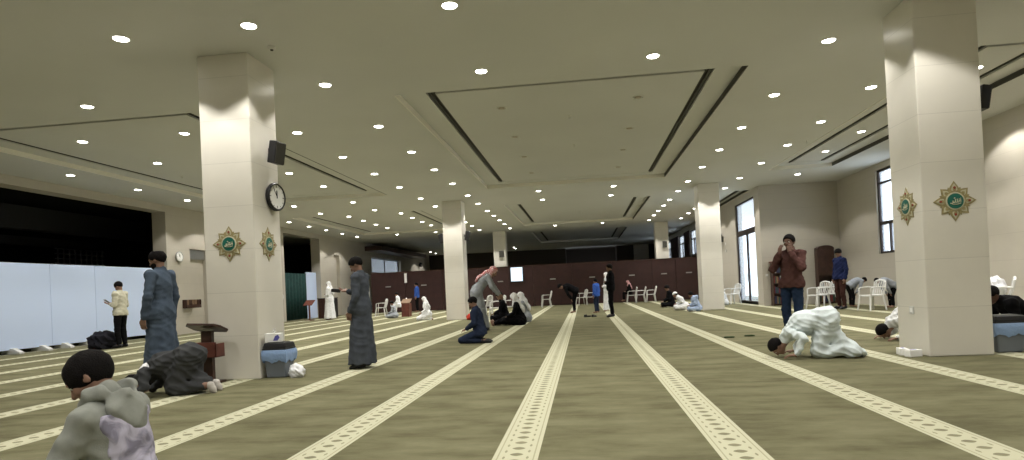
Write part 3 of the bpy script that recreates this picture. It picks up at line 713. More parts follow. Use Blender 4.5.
# ------------------------------------------------------------------ people: smooth implicit surfaces meshed in numpy
A3 = lambda p: np.array(p, dtype=np.float64)
def nrm(v):
    v = A3(v); n = np.linalg.norm(v); return v/n if n > 1e-9 else v
class Field:
    def __init__(s, lo, hi, res):
        s.res = res; s.lo = A3(lo)-res*3; n = np.ceil((A3(hi)-s.lo)/res).astype(int)+4
        s.v = np.full(n, .2, dtype=np.float32); s.ax = [(s.lo[i]+res*np.arange(n[i])).astype(np.float32) for i in range(3)]
    def blk(s, lo, hi):
        sl = []
        for i in range(3):
            a = int(max(0, math.floor((lo[i]-s.lo[i])/s.res))); b = int(min(s.v.shape[i], math.ceil((hi[i]-s.lo[i])/s.res)+1))
            if b <= a: return None, None
            sl.append(slice(a, b))
        return tuple(sl), np.meshgrid(*[s.ax[i][sl[i]] for i in range(3)], indexing='ij', sparse=True)
    def comb(s, sl, d, k, op='add'):
        a = s.v[sl]
        if op == 'add':
            if k > 0:
                h = np.maximum(k-np.abs(a-d), 0)/k; s.v[sl] = np.minimum(a, d)-h*h*k*.25
            else: s.v[sl] = np.minimum(a, d)
        else:
            d = -d
            if k > 0:
                h = np.maximum(k-np.abs(a-d), 0)/k; s.v[sl] = np.maximum(a, d)+h*h*k*.25
            else: s.v[sl] = np.maximum(a, d)
    def cone(s, a, b, r1, r2, k=.02, ax=None, f=1., op='add', cut=None):
        a = A3(a); b = A3(b); m = max(r1, r2)*max(1, f)+k+3*s.res
        sl, g = s.blk(np.minimum(a, b)-m, np.maximum(a, b)+m)
        if sl is None: return
        ab = b-a; L = float(ab@ab)+1e-9
        px, py, pz = g[0]-a[0], g[1]-a[1], g[2]-a[2]
        t = np.clip((px*ab[0]+py*ab[1]+pz*ab[2])/L, 0, 1)
        qx, qy, qz = px-t*ab[0], py-t*ab[1], pz-t*ab[2]
        if ax is not None:
            ax = nrm(ax); c = (qx*ax[0]+qy*ax[1]+qz*ax[2])*(1/f-1); qx, qy, qz = qx+c*ax[0], qy+c*ax[1], qz+c*ax[2]
        d = np.sqrt(qx*qx+qy*qy+qz*qz)-(r1+(r2-r1)*t)
        if cut is not None: d = np.maximum(d, cut(*g))
        s.comb(sl, d.astype(np.float32), k, op)
    def ell(s, c, rad, M_=None, k=.02, op='add', cut=None):
        c = A3(c); m = max(rad)+k+3*s.res; sl, g = s.blk(c-m, c+m)
        if sl is None: return
        px, py, pz = g[0]-c[0], g[1]-c[1], g[2]-c[2]
        Rm = np.eye(3) if M_ is None else M_
        q = [(px*Rm[i][0]+py*Rm[i][1]+pz*Rm[i][2]) for i in range(3)]
        k0 = np.sqrt(sum((q[i]/rad[i])**2 for i in range(3))); k1 = np.sqrt(sum((q[i]/rad[i]**2)**2 for i in range(3)))+1e-6
        d = k0*(k0-1)/k1
        if cut is not None: d = np.maximum(d, cut(*g))
        s.comb(sl, d.astype(np.float32), k, op)
    def full(s): return np.meshgrid(*s.ax, indexing='ij', sparse=True)
    def mesh(s):
        v = s.v; ins = v < 0
        c = np.zeros(tuple(n-1 for n in v.shape), dtype=np.int8)
        for dx in (0, 1):
            for dy in (0, 1):
                for dz in (0, 1): c += ins[dx:v.shape[0]-1+dx, dy:v.shape[1]-1+dy, dz:v.shape[2]-1+dz]
        act = (c > 0) & (c < 8); I = np.argwhere(act); ids = np.full(act.shape, -1, dtype=np.int64); ids[act] = np.arange(len(I))
        cs = [(dx, dy, dz) for dx in (0, 1) for dy in (0, 1) for dz in (0, 1)]
        V = np.stack([v[I[:, 0]+a, I[:, 1]+b, I[:, 2]+d] for a, b, d in cs], 1).astype(np.float64)
        acc = np.zeros((len(I), 3)); cnt = np.zeros(len(I))
        for i in range(8):
            for j in range(i+1, 8):
                if sum(abs(cs[i][q]-cs[j][q]) for q in range(3)) != 1: continue
                m = (V[:, i] < 0) != (V[:, j] < 0); t = np.where(m, V[:, i]/np.where(m, V[:, i]-V[:, j], 1), 0)
                p = A3(cs[i])[None]+t[:, None]*(A3(cs[j])-A3(cs[i]))[None]
                acc += p*m[:, None]; cnt += m
        P = s.lo+s.res*(I+acc/cnt[:, None])
        Q = []
        for ax in range(3):
            o = [(1, 2), (2, 0), (0, 1)][ax]
            sa = [slice(None)]*3; sb = [slice(None)]*3; sa[ax] = slice(0, -1); sb[ax] = slice(1, None)
            A_, B_ = ins[tuple(sa)], ins[tuple(sb)]; e = np.argwhere(A_ != B_)
            if not len(e): continue
            e = e[(e[:, o[0]] > 0) & (e[:, o[1]] > 0) & (e[:, o[0]] < act.shape[o[0]]) & (e[:, o[1]] < act.shape[o[1]])]
            fl_ = A_[e[:, 0], e[:, 1], e[:, 2]]
            def gid(u, w_):
                q = e.copy(); q[:, o[0]] -= u; q[:, o[1]] -= w_; return ids[q[:, 0], q[:, 1], q[:, 2]]
            f = np.stack([gid(1, 1), gid(0, 1), gid(0, 0), gid(1, 0)], 1)
            f[~fl_] = f[~fl_][:, ::-1]; Q.append(f)
        Q = np.concatenate(Q); Q = Q[(Q >= 0).all(1)]
        return P, Q
    def build(s, name, m, parent, **k):
        P, Q = s.mesh(); me = bpy.data.meshes.new(name)
        me.vertices.add(len(P)); me.vertices.foreach_set('co', P.astype(np.float32).ravel())
        me.loops.add(len(Q)*4); me.loops.foreach_set('vertex_index', Q.astype(np.int32).ravel())
        me.polygons.add(len(Q)); me.polygons.foreach_set('loop_start', np.arange(0, len(Q)*4, 4, dtype=np.int32))
        try: me.polygons.foreach_set('loop_total', np.full(len(Q), 4, dtype=np.int32))
        except Exception: pass
        me.update(calc_edges=True); me.validate()
        me.polygons.foreach_set('use_smooth', np.ones(len(me.polygons), dtype=bool)); me.materials.append(m)
        o = bpy.data.objects.new(name, me); link(o, parent); return tag(o, **k)

# ---- poses (person faces +x, left is +y, 1.72 m tall)
def base():
    return dict(pel=(0, 0, .95), che=(.0, 0, 1.28), nec=(-.015, 0, 1.46), hea=(.025, 0, 1.605), hf=(1, 0, -.15),
        shL=(-.01, .175, 1.40), elL=(-.03, .235, 1.12), wrL=(.03, .235, .87), hdL=(.15, -.05, -1), pnL=(0, -1, 0),
        shR=(-.01, -.175, 1.40), elR=(-.03, -.235, 1.12), wrR=(.03, -.235, .87), hdR=(.15, .05, -1), pnR=(0, 1, 0),
        hiL=(0, .09, .92), knL=(.025, .105, .50), anL=(-.02, .11, .085), toL=(.14, .13, .025),
        hiR=(0, -.09, .92), knR=(.025, -.105, .50), anR=(-.02, -.11, .085), toR=(.14, -.13, .025))
def stand(**k): J = base(); J.update(k); return J
FOLD = dict(elL=(-.0, .24, 1.13), wrL=(.17, .07, 1.10), hdL=(.25, -1, .1), pnL=(-1, -.2, 0), elR=(-.0, -.24, 1.13), wrR=(.19, -.03, 1.13), hdR=(.1, 1, .05), pnR=(-1, 0, 0))
def kneelsit(**k):
    J = dict(pel=(-.06, 0, .27), che=(.01, 0, .60), nec=(.03, 0, .78), hea=(.09, 0, .92), hf=(1, 0, -.55),
        shL=(.02, .175, .72), elL=(.04, .23, .46), wrL=(.22, .15, .34), hdL=(1, -.15, -.35), pnL=(0, 0, -1),
        shR=(.02, -.175, .72), elR=(.04, -.23, .46), wrR=(.22, -.15, .34), hdR=(1, .15, -.35), pnR=(0, 0, -1),
        hiL=(-.06, .09, .25), knL=(.36, .13, .085), anL=(-.12, .10, .06), toL=(-.28, .09, .03),
        hiR=(-.06, -.09, .25), knR=(.36, -.13, .085), anR=(-.12, -.10, .06), toR=(-.28, -.09, .03))
    J.update(k); return J
def sujud(**k):
    J = dict(pel=(-.16, 0, .47), che=(.16, 0, .40), nec=(.36, 0, .27), hea=(.50, 0, .145), hf=(.25, 0, -1),
        shL=(.31, .17, .31), elL=(.20, .30, .12), wrL=(.40, .25, .045), hdL=(1, 0, -.05), pnL=(0, 0, -1),
        shR=(.31, -.17, .31), elR=(.20, -.30, .12), wrR=(.40, -.25, .045), hdR=(1, 0, -.05), pnR=(0, 0, -1),
        hiL=(-.17, .09, .45), knL=(-.02, .13, .085), anL=(-.42, .10, .10), toL=(-.455, .10, .02),
        hiR=(-.17, -.09, .45), knR=(-.02, -.13, .085), anR=(-.42, -.10, .10), toR=(-.455, -.10, .02))
    J.update(k); return J
def ruku(**k):
    J = base(); J.update(dict(pel=(-.10, 0, .93), che=(.20, 0, 1.10), nec=(.38, 0, 1.14), hea=(.53, 0, 1.13), hf=(.35, 0, -1),
        shL=(.34, .17, 1.10), elL=(.24, .22, .82), wrL=(.09, .15, .60), hdL=(-.1, 0, -1), pnL=(-1, 0, 0),
        shR=(.34, -.17, 1.10), elR=(.24, -.22, .82), wrR=(.09, -.15, .60), hdR=(-.1, 0, -1), pnR=(-1, 0, 0),
        hiL=(-.10, .09, .90), hiR=(-.10, -.09, .90), knL=(-.0, .105, .49), knR=(0, -.105, .49))); J.update(k); return J
def sitfloor(**k):
    J = kneelsit(pel=(-.08, 0, .15), che=(-.02, 0, .46), nec=(.03, 0, .64), hea=(.09, 0, .78),
        shL=(.0, .175, .58), elL=(.06, .22, .34), wrL=(.24, .12, .26), shR=(.0, -.175, .58), elR=(.06, -.22, .34), wrR=(.24, -.12, .26),
        hiL=(-.08, .09, .13), hiR=(-.08, -.09, .13), knL=(.26, .28, .12), knR=(.26, -.28, .12),
        anL=(.28, -.10, .06), anR=(.20, .12, .06), toL=(.34, -.22, .05), toR=(.26, .24, .05)); J.update(k); return J
def sitlegs(**k):   # seated on the floor, legs stretched forward
    J = sitfloor(knL=(.34, .11, .16), knR=(.34, -.11, .16), anL=(.70, .10, .06), anR=(.70, -.10, .06), toL=(.74, .11, .16), toR=(.74, -.11, .16)); J.update(k); return J
def sitchair(**k):
    J = kneelsit(pel=(-.05, 0, .53), che=(.0, 0, .86), nec=(.03, 0, 1.04), hea=(.09, 0, 1.18),
        shL=(.01, .175, .98), elL=(.03, .23, .72), wrL=(.22, .14, .62), shR=(.01, -.175, .98), elR=(.03, -.23, .72), wrR=(.22, -.14, .62),
        hiL=(-.05, .09, .52), hiR=(-.05, -.09, .52), knL=(.37, .12, .50), knR=(.37, -.12, .50), anL=(.36, .12, .085), anR=(.36, -.12, .085), toL=(.50, .13, .025), toR=(.50, -.13, .025)); J.update(k); return J

def folds(amp, fx=23., seed=0.):
    def f(x, y, z):
        return amp*(np.sin(fx*x+17*z+2*np.sin(11*y+seed)+seed)+1.5*np.abs(np.sin(19*y-26*z+1.6*np.sin(13*x+seed)+seed*2))+1.1*np.abs(np.sin(fx*1.5*z+24*y-19*x+1.5*np.sin(15*z)+seed))-1.2)
    return f

def person(loc, rz, J, label, skin='skin', res=.011, scale=1., top=None, bottom=None, robe=None, head='hair', hairm='hair', hairslope=.85,
           hairlen=0., beard=None, shoes=None, seed=0., name='person', girth=1., drape=None, facefeat=True, extras=None, group=None, cat='person', robe_kind='stand', bald=False, fill=False):
    root = empty(name, (loc[0], loc[1], loc[2] if len(loc) > 2 else 0), R(rz), label=label, cat=cat, group=group)
    J = {k: A3(v)*scale if k[:2] not in ('hf', 'hd', 'pn') else nrm(v) for k, v in J.items()}
    S = scale; G = girth
    pts = np.array([J[k] for k in J if k[:2] not in ('hf', 'hd', 'pn')]); lo = pts.min(0)-.30*S; hi = pts.max(0)+.30*S; lo[2] = -.02
    sd = nrm(J['shL']-J['shR']); up = nrm(J['nec']-J['pel']); fw = nrm(np.cross(sd, up))
    hf = nrm(J['hf']); hl = nrm(np.cross(nrm(J['hea']-J['nec']), hf)) if abs(nrm(J['hea']-J['nec'])@hf) < .97 else sd
    if hl@sd < 0: hl = -hl
    hu = np.cross(hf, hl); Rm = np.stack([hf, hl, hu]); hc = J['hea']
    hp = lambda f, l, u: hc+(hf*f+hl*l+hu*u)*S
    # ---------- body: one continuous surface
    B = Field(lo, hi, res)
    B.cone(J['hiL']*.8+J['hiR']*.2, J['hiR']*.8+J['hiL']*.2, .098*S*G, .098*S*G, .04, fw, .9)
    B.cone(J['pel'], J['che'], .115*S*G, .125*S*G, .05, fw, .78)
    B.cone(J['che'], J['nec']-up*.06*S, .12*S*G, .08*S, .05, fw, .75)
    B.cone(J['shL'], J['shR'], .046*S, .046*S, .03)
    B.cone(J['nec']-up*.05*S, hp(-.015, 0, -.05), .058*S, .052*S, .025)
    for q in 'LR':
        sh, el, wr, hi_, kn, an, to = (J[n+q] for n in ('sh', 'el', 'wr', 'hi', 'kn', 'an', 'to'))
        B.cone(sh, el, .043*S, .036*S, .02); B.cone(el, wr, .039*S, .025*S, .012)
        B.cone(hi_, kn, .085*S*G, .055*S, .03); B.cone(kn, kn*.65+an*.35, .054*S, .055*S, .02); B.cone(kn*.65+an*.35, an, .055*S, .036*S, .02)
        B.cone(an, an*.2+to*.8, .036*S, .030*S, .02); B.cone(an*.35+to*.65, to, .036*S, .022*S, .015)
        fd = nrm(to-an); hee = an-fd*.035*S; hee[2] = max(hee[2]-.035*S, .025*S); B.cone(an, hee, .034*S, .028*S, .015)
        d = nrm(J['hd'+q]); pn = J['pn'+q]; pn = nrm(pn-d*(pn@d)); c = np.cross(d, pn)
        # thumb side: towards body front/centre
        tsd = c if q == 'R' else -c
        for i in range(4):
            o = (-.030+.020*i)*S
            B.cone(wr+d*.01*S+tsd*o*.6, wr+d*.085*S+tsd*o, .016*S, .0125*S, .008)
        for i, ln in enumerate((.055, .070, .076, .068)):
            o = (-.030+.020*i)*S; k0 = wr+d*.085*S+tsd*o
            cu = .30+.12*(3-i)*.5; d1 = nrm(d+pn*cu); d2 = nrm(d+pn*(cu*2.6))
            k1 = k0+d1*ln*.55*S; k2 = k1+d2*ln*.5*S
            B.cone(k0, k1, .0095*S, .0085*S, .003); B.cone(k1, k2, .0085*S, .007*S, .003)
        t0 = wr+d*.025*S+tsd*.022*S; t1 = t0+nrm(d*.7+tsd*.8+pn*.3)*.04*S; t2 = t1+nrm(d+tsd*.3+pn*.35)*.034*S
        B.cone(t0, t1, .0145*S, .0105*S, .008); B.cone(t1, t2, .0105*S, .008*S, .003)
    B.ell(hp(-.012, 0, .022), (.098*S, .076*S, .092*S), Rm, .02)
    B.ell(hp(.028, 0, -.042), (.062*S, .054*S, .074*S), Rm, .03)
    if facefeat:
        B.cone(hp(.070, .014, -.098), hp(.070, -.014, -.098), .016*S, .016*S, .02)
        B.cone(hp(.080, .036, .018), hp(.080, -.036, .018), .013*S, .013*S, .012)
        for e in (1, -1):
            B.ell(hp(.094, .032*e, -.002), (.014*S, .017*S, .012*S), Rm, .010, op='cut')
            B.ell(hp(.062, .040*e, -.035), (.022*S, .020*S, .022*S), Rm, .015)
            B.ell(hp(-.010, .077*e, -.012), (.020*S, .009*S, .031*S), Rm, .005)
            B.ell(hp(-.004, .086*e, -.012), (.009*S, .005*S, .017*S), Rm, .004, op='cut')
        B.cone(hp(.088, 0, .008), hp(.108, 0, -.034), .008*S, .0125*S, .008)
        B.cone(hp(.092, .012, -.040), hp(.092, -.012, -.040), .008*S, .008*S, .006)
        B.cone(hp(.083, .018, -.060), hp(.083, -.018, -.060), .008*S, .008*S, .005); B.cone(hp(.081, .014, -.073), hp(.081, -.014, -.073), .008*S, .008*S, .006)
    B.build('body', M[skin], root)
    if facefeat and res < .010:
        for e in (1, -1):
            mb = MB(); bmesh.ops.create_icosphere(mb.bm, subdivisions=2, radius=.0100*S); p = hp(.0765, .032*e, -.002)
            for v in mb.bm.verts: v.co += Vector(p)
            ey = mb.build('eye', M['eyew'], root, smooth=True)
            mb = MB(); bmesh.ops.create_icosphere(mb.bm, subdivisions=1, radius=.0050*S); p = hp(.0835, .032*e, -.003)
            for v in mb.bm.verts: v.co += Vector(p)
            mb.build('iris', M['black'], ey, smooth=True)
    # ---------- hair / head covering
    hlo, hhi = hc-.2*S, hc+.2*S; hres = max(res*.8, .007)
    rel = lambda x, y, z: ((x-hc[0])*hf[0]+(y-hc[1])*hf[1]+(z-hc[2])*hf[2], (x-hc[0])*hl[0]+(y-hc[1])*hl[1]+(z-hc[2])*hl[2], (x-hc[0])*hu[0]+(y-hc[1])*hu[1]+(z-hc[2])*hu[2])
    if head in ('hair', 'both'):
        Hf = Field(hlo, hhi, hres)
        def cutf(x, y, z):
            f, l, u = rel(x, y, z); return np.maximum(np.where(f < -.02*S, (f+.02*S)*1.1-.012*S, np.where(f < .02*S, -.012*S, (f-.02*S)*hairslope*1.25-.012*S))-u-hairlen*S, f-.092*S)
        Hf.ell(hp(-.014, 0, .026), (.112*S, .089*S, .103*S), Rm, .0, cut=cutf)
        if hairslope > .6: Hf.ell(hp(.115, 0, -.03), (.06*S, .066*S, .088*S), Rm, .01, op='cut')
        if bald: Hf.ell(hp(-.055, 0, .125), (.065*S, .055*S, .055*S), Rm, .01, op='cut')
        g = Hf.full(); Hf.v += (.0022*np.sin(90*g[0]+60*g[1])*np.sin(80*g[2]+50*g[1])).astype(np.float32)
        Hf.build('hair', M[hairm], root)
    if head == 'cap':
        Hf = Field(hlo, hhi, hres)
        Hf.ell(hp(-.012, 0, .03), (.108*S, .086*S, .094*S), Rm, 0, cut=lambda x, y, z: .035*S+rel(x, y, z)[0]*.15-rel(x, y, z)[2]); Hf.build('prayer_cap', cloth('cap_white', (.75, .75, .73)), root)
        Hf = Field(hlo, hhi, hres); Hf.ell(hp(-.016, 0, .02), (.106*S, .084*S, .094*S), Rm, 0, cut=lambda x, y, z: np.maximum(.85*rel(x, y, z)[0]-rel(x, y, z)[2], rel(x, y, z)[2]-.03*S)); Hf.build('hair', M[hairm], root)
    if head and head.startswith('scarf'):
        Hf = Field(hc-.45*S, hc+.45*S, max(hres, .010))
        Hf.ell(hp(-.018, 0, .028), (.112*S, .092*S, .103*S), Rm, .02, cut=lambda x, y, z: np.maximum(rel(x, y, z)[0]-.075*S, -.08*S-rel(x, y, z)[2]))
        bk = J['nec']-fw*.07*S
        Hf.cone(hp(-.05, 0, -.02), bk-up*.02*S, .085*S, .125*S, .03, fw, .6)
        Hf.cone(bk-up*.02*S, J['che']-fw*.125*G*S-up*.02, .12*S, .145*S, .03, fw, .36)
        for e in (1, -1): Hf.cone(hp(-.01, .075*e, -.02), J['nec']+sd*.10*e*S+fw*.04*S-up*.06*S, .035*S, .07*S, .03)
        Hf.ell(hp(.085, 0, -.03), (.065*S, .060*S, .09*S), Rm, .01, op='cut')
        g = Hf.full(); Hf.v += folds(.004, 40, seed)(*g).astype(np.float32)
        Hf.build('headscarf', M[head], root)
    if beard:
        Hf = Field(hlo, hhi, hres)
        Hf.ell(hp(.034, 0, -.062), (.068*S, .064*S, .075*S), Rm, .0, cut=lambda x, y, z: np.maximum(rel(x, y, z)[2]+.035*S-.45*np.maximum(.02-rel(x, y, z)[0], 0), -.02*S-rel(x, y, z)[0]))
        Hf.build('beard', M[beard], root)
    gr = max(res, .011)
    def finish(Fd, nm, m, amp=.004, z0=.004):
        g = Fd.full(); Fd.v += folds(amp*S, 23, seed)(*g).astype(np.float32); Fd.v = np.maximum(Fd.v, (z0-g[2]).astype(np.float32)*np.ones_like(Fd.v)); return Fd.build(nm, m, root)
    def upper(Fd, o=0., sleeve=1., hem=None):
        Fd.cone(J['shL'], J['shR'], (.064+o)*S*G, (.064+o)*S*G, .05)
        Fd.cone(J['che'], J['nec']-up*.04*S, (.135+o)*S*G, (.085+o)*S, .06, fw, .80)
        Fd.cone(J['pel'], J['che'], (.14+o)*S*G, (.145+o)*S*G, .06, fw, .82)
        Fd.cone(J['nec']-up*.04*S, J['nec']+up*.012*S, (.075+o)*S, (.064+o)*S, .02)
        for q in 'LR':
            sh, el, wr = J['sh'+q], J['el'+q], J['wr'+q]; e = wr*sleeve+el*(1-sleeve)
            Fd.cone(sh, el, (.063+o)*S*G, (.054+o)*S, .035); Fd.cone(el, el*.08+e*.92, (.057+o)*S, (.047+o)*S, .02)
    # ---------- robe (thobe)
    if robe:
        Fd = Field(lo, hi, gr); upper(Fd)
        P_, hL, hR, kL, kR, aL, aR = (J[n] for n in ('pel', 'hiL', 'hiR', 'knL', 'knR', 'anL', 'anR'))
        if robe_kind == 'stand':
            ft = (aL+aR)/2; hem = .07*S; bt = A3((ft[0]+.03*S, ft[1], hem-.16))
            gz = Fd.full()
            Fd.cone(hL, hR, .118*S*G, .118*S*G, .05, fw, .95)
            Fd.cone(P_, bt, .165*S*G, .245*S*G, .06, (1, 0, 0), .78, cut=lambda x, y, z: hem-z)
            th = np.arctan2(gz[1]-ft[1], gz[0]-ft[0]); w_ = np.clip((P_[2]-gz[2])/P_[2], 0, 1)
            Fd.v += (.016*S*w_*np.sin(8*th+seed+3*gz[2])).astype(np.float32)*(Fd.v < .15)
            finish(Fd, 'robe', robe, .0045, hem)
        else:
            Fd.cone(hL, hR, .135*S*G, .135*S*G, .06, fw, .95)
            mk = (kL+kR)/2; ma = (aL+aR)/2
            for h_, k_, a_ in ((hL, kL, aL), (hR, kR, aR)):
                Fd.cone(h_, k_, .125*S*G, .088*S, .06); Fd.cone(k_, a_ if robe_kind != 'plain' else a_*.75+k_*.25, .085*S, .075*S if robe_kind != 'plain' else .06*S, .05)
            Fd.cone(P_, mk, .14*S*G, .085*S, .08, sd, 1.2)
            if robe_kind == 'sujud': Fd.cone(P_, J['che'], .150*S*G, .150*S*G, .08, sd, 1.15); Fd.cone(J['che'], J['nec'], .150*S*G, .085*S, .08, sd, 1.2); Fd.cone(J['nec']-up*.03*S, J['nec']*.65+hc*.35, .075*S, .066*S, .03)
            Fd.cone(P_*.75+mk*.25, ma if robe_kind != 'plain' else ma*.8+mk*.2, .12*S, .09*S if robe_kind != 'plain' else .06*S, .08, sd, 1.3)
            if fill: Fd.cone(J['che']*.8+P_*.2-A3((0, 0, .07*S)), mk+A3((.03*S, 0, .02*S)), .13*S, .09*S, .1, sd, 1.25); Fd.cone(J['nec']-A3((.04*S, 0, .02*S)), hp(-.02, 0, .0), .095*S, .07*S, .06)
            if robe_kind == 'sujud':
                bk = ma+A3((-.13*S, 0, -.035*S)); Fd.cone(ma, bk, .09*S, .055*S, .06, (0, 1, 0), 2.1)
            if robe_kind == 'kneel':
                bk = ma+A3((-.13*S, 0, -.02*S)); Fd.cone(ma, bk, .08*S, .045*S, .05, (0, 1, 0), 1.7)
            finish(Fd, 'robe', robe, .0085)
    if bottom:
        Fd = Field(lo, hi, gr); Fd.cone(J['hiL'], J['hiR'], .122*S*G, .122*S*G, .03, fw, .92); Fd.cone(J['pel'], J['pel']+up*.08*S, .13*S*G, .12*S*G, .03, fw, .85)
        for q in 'LR':
            h_, k_, a_ = J['hi'+q], J['kn'+q], J['an'+q]; Fd.cone(h_, k_, .100*S*G, .072*S, .02); Fd.cone(k_, k_*.12+a_*.88, .074*S, .060*S, .015)
        finish(Fd, 'trousers', bottom, .004)
    if top:
        Fd = Field(lo, hi, gr); upper(Fd, .006, top[1] if isinstance(top, tuple) else 1.); hm = top[0] if isinstance(top, tuple) else top
        Fd.cone(J['pel'], J['che'], .168*S*G, .158*S*G, .05, fw, .80); Fd.cone(J['pel'], J['pel']-up*.13*S, .148*S*G, .150*S*G, .03, fw, .88); Fd.cone(J['hiL'], J['hiR'], .128*S*G, .128*S*G, .04, fw, .97); Fd.cone(J['hiL']-up*.1*S, J['hiR']-up*.1*S, .128*S*G, .128*S*G, .04, fw, .97)
        pc = J['pel']-up*.10*S; g = Fd.full(); pl = -((g[0]-pc[0])*up[0]+(g[1]-pc[1])*up[1]+(g[2]-pc[2])*up[2])
        arm = np.full(Fd.v.shape, 1., dtype=np.float32); F2 = Field(lo, hi, gr); F2.v = arm
        for q in 'LR': F2.cone(J['sh'+q], J['el'+q], .10*S, .09*S, 0); F2.cone(J['el'+q], J['wr'+q], .09*S, .08*S, 0)
        Fd.v = np.maximum(Fd.v, np.minimum(pl, F2.v)).astype(np.float32)
        finish(Fd, 'shirt' if not drape else drape, hm, .005)
    if shoes:
        for q in 'LR':
            an, to = J['an'+q], J['to'+q]; Fd = Field(np.minimum(an, to)-.12, np.maximum(an, to)+.12, .010)
            fd = nrm(to-an); hee = an-fd*.03*S; hee[2] = max(hee[2]-.03*S, .03*S)
            Fd.cone(hee, an*.3+to*.7, .044*S, .040*S, .01); Fd.cone(an*.4+to*.6, to+fd*.01, .044*S, .030*S, .01); Fd.cone(an, hee, .044*S, .040*S, .01)
            g = Fd.full(); Fd.v = np.maximum(Fd.v, .003-g[2]).astype(np.float32); Fd.build('shoe' if shoes not in ('sockw',) else 'sock', M[shoes] if isinstance(shoes, str) else shoes, root)
    if extras: extras(root, J, S, hp, fw, sd, up)
    return root
M['sockw'] = cloth('white_sock', (.50, .47, .44)); M['shoeblack'] = M['black']
M['scarfw'] = cloth('white_headscarf', (.72, .72, .73)); M['scarfr'] = check_material('red_white_headscarf', (.70, .62, .62), (.45, .05, .06), 34)
cl_grey = cloth('grey_thobe', (.062, .070, .085)); cl_blue = cloth('blue_grey_thobe', (.075, .100, .140)); cl_dark = cloth('charcoal_thobe', (.050, .052, .055))
cl_white = cloth('white_thobe', (.66, .73, .75)); cl_cream = cloth('cream_shirt', (.52, .50, .40)); cl_black = cloth('black_cloth', (.005, .005, .006))
cl_navy = cloth('navy_cloth', (.020, .028, .055)); cl_blueshirt = cloth('bright_blue_shirt', (.04, .10, .38)); cl_maroon = cloth('maroon_jacket', (.075, .036, .032))
cl_jean = cloth('dark_jeans', (.016, .028, .058)); cl_brown = cloth('brown_trousers', (.040, .018, .015)); cl_lgrey = cloth('light_grey_cloth', (.30, .32, .35)); cl_whitew = cloth('bright_white_cloth', (.75, .76, .78))
cl_navyb = cloth('navy_blue_shirt', (.012, .017, .055)); cl_lblue = cloth('pale_blue_cloth', (.35, .43, .60)); cl_trous = cloth('black_trousers', (.006, .006, .007))

# ------------------------------------------------------------------ the people of the hall
def hoodie_extras(root, J, S, hp, fw, sd, up):
    n = J['nec']; Fd = Field(n-.32, n+.3, .007)
    for sgn in (1, -1):
        pts = [n+fw*.055*S+sd*sgn*.075*S-up*.03*S, n+fw*.005*S+sd*sgn*.092*S+up*.012*S, n-fw*.05*S+sd*sgn*.088*S+up*.022*S, n-fw*.095*S+sd*sgn*.02*S+up*.012*S]
        for a, b_ in zip(pts[:-1], pts[1:]): Fd.cone(a, b_, .034*S, .036*S, .025)
    Rm = np.stack([fw, sd, up])
    Fd.ell(n-fw*.085*S-up*.075*S, (.052*S, .115*S, .098*S), Rm, .03)
    Fd.ell(n-fw*.11*S-up*.15*S, (.030*S, .075*S, .06*S), Rm, .03)
    Fd.ell(n-fw*.065*S+up*.035*S, (.050*S, .072*S, .065*S), Rm, .015, op='cut')
    g = Fd.full(); Fd.v += folds(.0045, 30, 2.)(*g).astype(np.float32); Fd.build('hood', M['hoodie'], root)
    Fd = Field(n-.55, n+.2, .009)
    def reg(x, y, z):
        r = (x-n[0], y-n[1], z-n[2]); f = sum(r[i]*fw[i] for i in range(3)); l = sum(r[i]*sd[i] for i in range(3)); u = sum(r[i]*up[i] for i in range(3))
        return np.maximum(np.maximum(f+.055*S, abs(l)-.145*S-.012*np.sin(u*40)), np.maximum(u+.085*S, -u-.42*S))
    Fd.cone(J['che'], J['nec']-up*.04*S, .150*S, .100*S, .06, fw, .80, cut=None); Fd.cone(J['shL'], J['shR'], .090*S, .090*S, .05); Fd.cone(J['pel'], J['che'], .156*S, .160*S, .06, fw, .82)
    g = Fd.full(); Fd.v += folds(.004*S, 23, 1.)(*g).astype(np.float32); Fd.v = np.maximum(Fd.v, reg(*g)).astype(np.float32)
    Fd.build('printed_back_panel', M['print_lilac'], root)
def collar(root, J, S, hp, fw, sd, up):
    c = J['nec']-up*.06*S-fw*.045*S; Fd = Field(c-.3, c+.3, .009)
    Fd.cone(c+sd*.10*S, c-sd*.10*S, .062*S, .062*S, .02, fw, .9); Fd.cone(c, c-up*.12*S-fw*.02*S, .075*S, .06*S, .03, sd, 1.4)
    g = Fd.full(); Fd.v += folds(.004, 26, 4.)(*g).astype(np.float32); Fd.build('white_shawl', cl_whitew, root)
M['hoodie'] = cloth('heather_grey_hoodie', (.25, .26, .235), .14)
mp_ = mat('lilac_print_fabric', (.5, .48, .58), rough=.9, spec=.1); M['print_lilac'] = mp_; nt, b = nodes(mp_)
tc = nt.nodes.new('ShaderNodeTexCoord'); vz = nt.nodes.new('ShaderNodeTexNoise'); vz.inputs['Scale'].default_value = 11; vz.inputs['Detail'].default_value = 6; vz.inputs['Distortion'].default_value = 1.2
nt.links.new(tc.outputs['Object'], vz.inputs['Vector']); rp = nt.nodes.new('ShaderNodeValToRGB'); rp.color_ramp.elements[0].position = .38; rp.color_ramp.elements[1].position = .58
rp.color_ramp.elements[0].color = (.20, .19, .25, 1); rp.color_ramp.elements[1].color = (.46, .44, .55, 1); nt.links.new(vz.outputs['Fac'], rp.inputs['Fac']); nt.links.new(rp.outputs['Color'], b.inputs['Base Color'])

